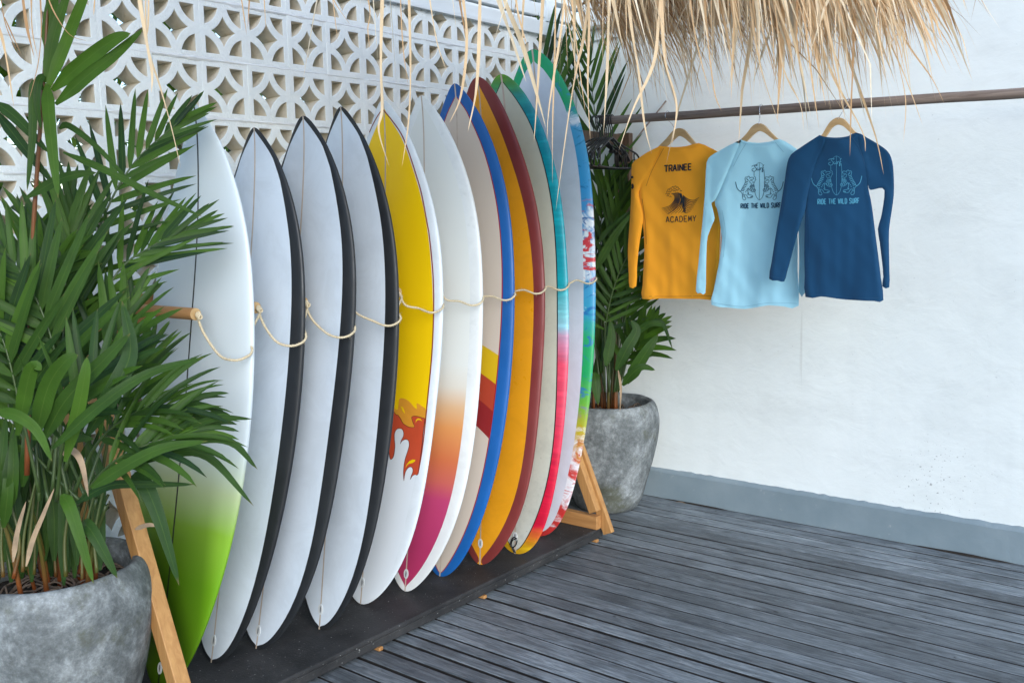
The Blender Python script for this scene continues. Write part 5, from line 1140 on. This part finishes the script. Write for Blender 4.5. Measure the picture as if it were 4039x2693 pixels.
# ------------------------------------------------------------------ thatched roof over the boards
E0, E1, E2 = Vector((1.22,-4.9,2.42)), Vector((1.85,-1.00,2.37)), Vector((0.25,-0.42,2.42)); G0, G1 = Vector((0.95,-4.9,2.68)), Vector((1.42,-1.28,2.70))
th = thing('thatched_roof', (0.9,-2.6,2.6), 'dry straw thatch with a ragged fringe hanging over the surfboards', 'roof')
def slab(pts, t):
    n = len(pts); nr = (pts[1]-pts[0]).cross(pts[2]-pts[0]).normalized(); nr = nr if nr.z > 0 else -nr
    vs = [p_+nr*0.0 for p_ in pts]+[p_+nr*t for p_ in pts]; return vs, [tuple(range(n))[::-1], tuple(range(n, 2*n))]+[(i, (i+1) % n, (i+1) % n+n, i+n) for i in range(n)]
LIFT = Vector((0,0,0.06)); IN = (G1-E1).normalized()*0.10
mesh('thatch_slope', *slab([E0+LIFT+IN, E1+LIFT+IN, G1+LIFT, G0+LIFT], 0.12), THATCH, th)
mesh('thatch_hip', *slab([E1+LIFT+IN+Vector((0,.004,0)), E2+LIFT, G1+LIFT+Vector((0,.004,0))], 0.12), THATCH, th)
random.seed(91)
A = Acc()
def straw(p0, d, length, width, tint, droop, bend=0.0, nseg=5):
    d = Vector(d).normalized(); p_ = Vector(p0); vs, uv, fs = [], [], []
    side = d.cross(Vector((random.gauss(0,1), random.gauss(0,1), random.gauss(0,1)))).normalized()
    kink = random.randint(2, 4) if random.random() < 0.25 else -1
    for i in range(nseg+1):
        t = i/nseg; w = width*0.5*min(1, 0.55+t*1.2)*(max(0, 1-t**2.2))**0.7
        s = (side-d*side.dot(d)).normalized(); side = s
        vs += [p_-s*w, p_+s*w]; uv += [(0,t),(1,t)]
        if i: o_ = (i-1)*2; fs.append((o_,o_+1,o_+3,o_+2))
        p_ = p_+d*(length/nseg); d = (d+Vector((0,0,-1))*droop/nseg+Vector((random.gauss(0,1),random.gauss(0,1),0))*bend/nseg).normalized()
        if i == kink: d = (d+Vector((random.gauss(0,.35),random.gauss(0,.35),random.gauss(0,.2)))).normalized()
        side = (side+Vector((random.gauss(0,.12),random.gauss(0,.12),random.gauss(0,.12)))).normalized()
    return vs, fs, uv, [tint]*len(vs)
slope = (E1-G1).normalized(); out = Vector((1,-0.15,0))
def eave(u, up): # u along the long eave, up metres up the slope
    return E0.lerp(E1, u)+(G0.lerp(G1, u)-E0.lerp(E1, u)).normalized()*up
n_ = 0
while n_ < 3300:
    u = random.random()**0.55
    if u > 1: continue
    if random.random() > (0.10+0.9*max(0, (u-0.52)/0.48)**1.0): continue
    up = random.random()**1.5*0.42; p_ = eave(u, up)+Vector((0,0,random.uniform(-0.02, 0.13)))
    d = Vector((0.42,-0.12,-0.55))+Vector((random.gauss(0,.24),random.gauss(0,.30),random.gauss(0,.12)))
    A.add(straw(p_, d, (0.24+0.48*random.random()**1.8)*(0.85+0.5*noise.noise((u*38,1,1)))+up*0.7, (random.uniform(0.003, 0.008) if random.random() < 0.5 else random.uniform(0.008, 0.019)), min(1, max(0, random.gauss(0.76-0.25*max(0,(u-0.85)/0.15)*random.random(), 0.26))), random.uniform(0.9, 2.2), 0.25)); n_ += 1
for q in range(2300):                          # corner tuft and the short hip end
    w = random.random()**1.3; p_ = E1.lerp(E2, w*0.9)+Vector((0,0,random.uniform(-0.02,0.13)))+(G1-E1).normalized()*random.random()**1.5*0.3
    d = Vector((0.62-0.45*w,0.30+0.3*w,-0.48))+Vector((random.gauss(0,.16),random.gauss(0,.18),random.gauss(0,.10)))
    A.add(straw(p_, d, 0.22+0.36*random.random()**1.6, random.uniform(0.003, 0.008), min(1, max(0, random.gauss(0.48, 0.25))), random.uniform(0.8, 2.0), 0.25))
A.obj('straw_fringe', STRAW, th, 'stuff')
# long stray strands
EN = Vector((-(E1-E0).y, (E1-E0).x, 0)).normalized()
def on_eave(px, py, off=0.0):
    d = ray(px*K, py*K); o_ = E0+Vector((0.06+off,0,0)); t = (o_-CAM).dot(EN)/d.dot(EN); return CAM+d*t
LONG = [([(880,-60),(875,134),(878,250),(870,301),(895,386)],9,.85),([(938,-60),(943,160),(938,284),(923,384)],6,.7),([(1055,-60),(1072,84),(1059,217),(1032,284)],9,.75),([(1104,-60),(1096,184),(1074,306)],9,.8),([(980,-50),(1002,90),(1027,167)],5,.85),
 ([(918,-50),(925,100),(938,200)],4,.5),([(838,-40),(850,27),(845,67),(850,117)],5,.5),([(760,-40),(776,99)],4,.5),([(766,0),(806,60)],3,.6),([(552,-20),(567,83)],4,.5),([(574,-20),(569,67)],4,.3),([(606,-20),(611,72)],3,.6),([(314,-40),(334,84),(349,167),(348,214)],9,.8),
 ([(334,-40),(338,100),(368,200),(394,294),(416,389)],6,.9),([(342,-40),(340,60),(334,94)],5,.7),([(219,-20),(215,37)],5,.5),([(50,-20),(63,67),(79,134)],9,.25),([(-4,60),(8,100),(20,167),(32,247)],7,.6),([(72,-20),(74,67),(88,140)],5,.4),([(92,-20),(95,67),(87,150),(64,240)],4,.2),([(10,40),(37,100),(50,130)],3,.2),([(2,0),(14,60),(40,120),(52,136)],3,.2),([(105,-20),(125,30),(160,80),(200,95)],3,.3),
 ([(1140,-60),(1146,0),(1176,90),(1209,190)],13,1),([(1150,-60),(1159,0),(1199,100),(1236,227),(1254,294)],14,1),([(1286,-40),(1296,0),(1340,107)],8,.9),([(1350,-60),(1353,50),(1350,200),(1356,324)],7,.7),([(1400,-60),(1395,150),(1386,311)],8,.8),([(1512,60),(1500,150),(1453,254),(1421,346)],9,.95),([(1450,60),(1467,167),(1480,284),(1497,354)],8,.75),
 ([(1340,90),(1326,150),(1306,267),(1276,486)],7,.75),([(1276,20),(1273,167),(1269,300),(1269,423)],5,.65),([(1248,-50),(1246,17),(1233,234),(1226,331)],10,.8),([(1520,30),(1528,142),(1554,241),(1543,336)],10,.85),([(1618,-20),(1623,65),(1640,207),(1658,258)],7,.4),([(1688,-20),(1686,52),(1679,232)],10,.75),([(1930,60),(1955,150),(2010,310),(2030,402)],9,.75),([(1960,120),(1955,241),(1952,361)],6,.3),
 ([(1880,80),(1916,181),(1980,301),(1988,349)],8,.7),([(1730,60),(1752,172),(1793,297)],5,.7),([(1905,100),(1925,200),(1945,290)],6,.6),([(1290,60),(1262,240),(1256,325)],6,.7),([(1315,20),(1330,150),(1345,262)],5,.6),([(1206,-40),(1200,60),(1205,150)],7,.8),([(1180,-40),(1192,40),(1212,110)],8,.7),([(1590,40),(1605,120),(1632,220)],5,.6),([(1850,60),(1866,190),(1882,300)],7,.6),([(1785,60),(1800,160),(1838,240),(1846,300)],6,.65),([(2040,20),(2090,110),(2140,180),(2170,240)],7,.45),([(2060,-10),(2130,60),(2180,112)],4,.35),([(2030,60),(2080,180),(2120,290)],6,.6),([(2060,120),(2080,230),(2075,330)],5,.6)]
for P_, w, t in LONG:
    if P_[0][1] > -60 and P_[0][0] > 700:
        (xa, ya), (xb, yb) = P_[0], P_[1]; f_ = (ya+90)/max(20, yb-ya); P_ = [(xa-(xb-xa)*f_*0.6, -90.0)]+P_
    L = smoothline([on_eave(*q, off=(len(P_)*7 % 5)*0.01) for q in P_], 5); m = len(L); vs, fs, uv = [], [], []; tw = random.uniform(-0.5, 0.5)
    dep = (L[0]-CAM).dot(CF); wm = w*dep/2207*1.05; ph = random.uniform(0, 6.28)
    for i, p_ in enumerate(L):
        u = i/(m-1); T = (L[min(i+1, m-1)]-L[max(i-1, 0)]).normalized(); V = (Vector((0.62,-0.78,0.1))+T.orthogonal()*tw*math.sin(u*3)).normalized(); S = T.cross(V).normalized(); Nn = S.cross(T)
        ww = wm*0.5*(max(0, 1-u**2.0))**0.8*(0.58+0.42*abs(math.cos(ph+u*5))); vs += [p_-S*ww+Nn*ww*0.12, p_.copy(), p_+S*ww+Nn*ww*0.12]; uv += [(-1,u),(0,u),(1,u)]
        if i: o_ = (i-1)*3; fs += [(o_,o_+1,o_+4,o_+3),(o_+1,o_+2,o_+5,o_+4)]
    mesh('straw_blade', vs, fs, STRAW, th, smooth=True, uv=uv, col=[t*random.uniform(0.7, 0.95)]*len(vs))
# bits of dry leaf lying on the planks by the skirting
LT = [(1563,1157,'curled dry leaf bit on the planks against the grey skirting'),]
for (px, py, lb) in LT:
    c = at(px, py, z=0.004); L = leaf(c+Vector((-0.03,0,0.004)), (1,0.15,0.25), 0.06, 0.012, 1.2, 5, tint=0.4)
    o = mesh('leaf_litter', L[0], L[1], DRY_LEAF, None, smooth=True, uv=L[2], col=L[3]); setp(o, lb, 'leaf')
bpy.context.view_layer.update()
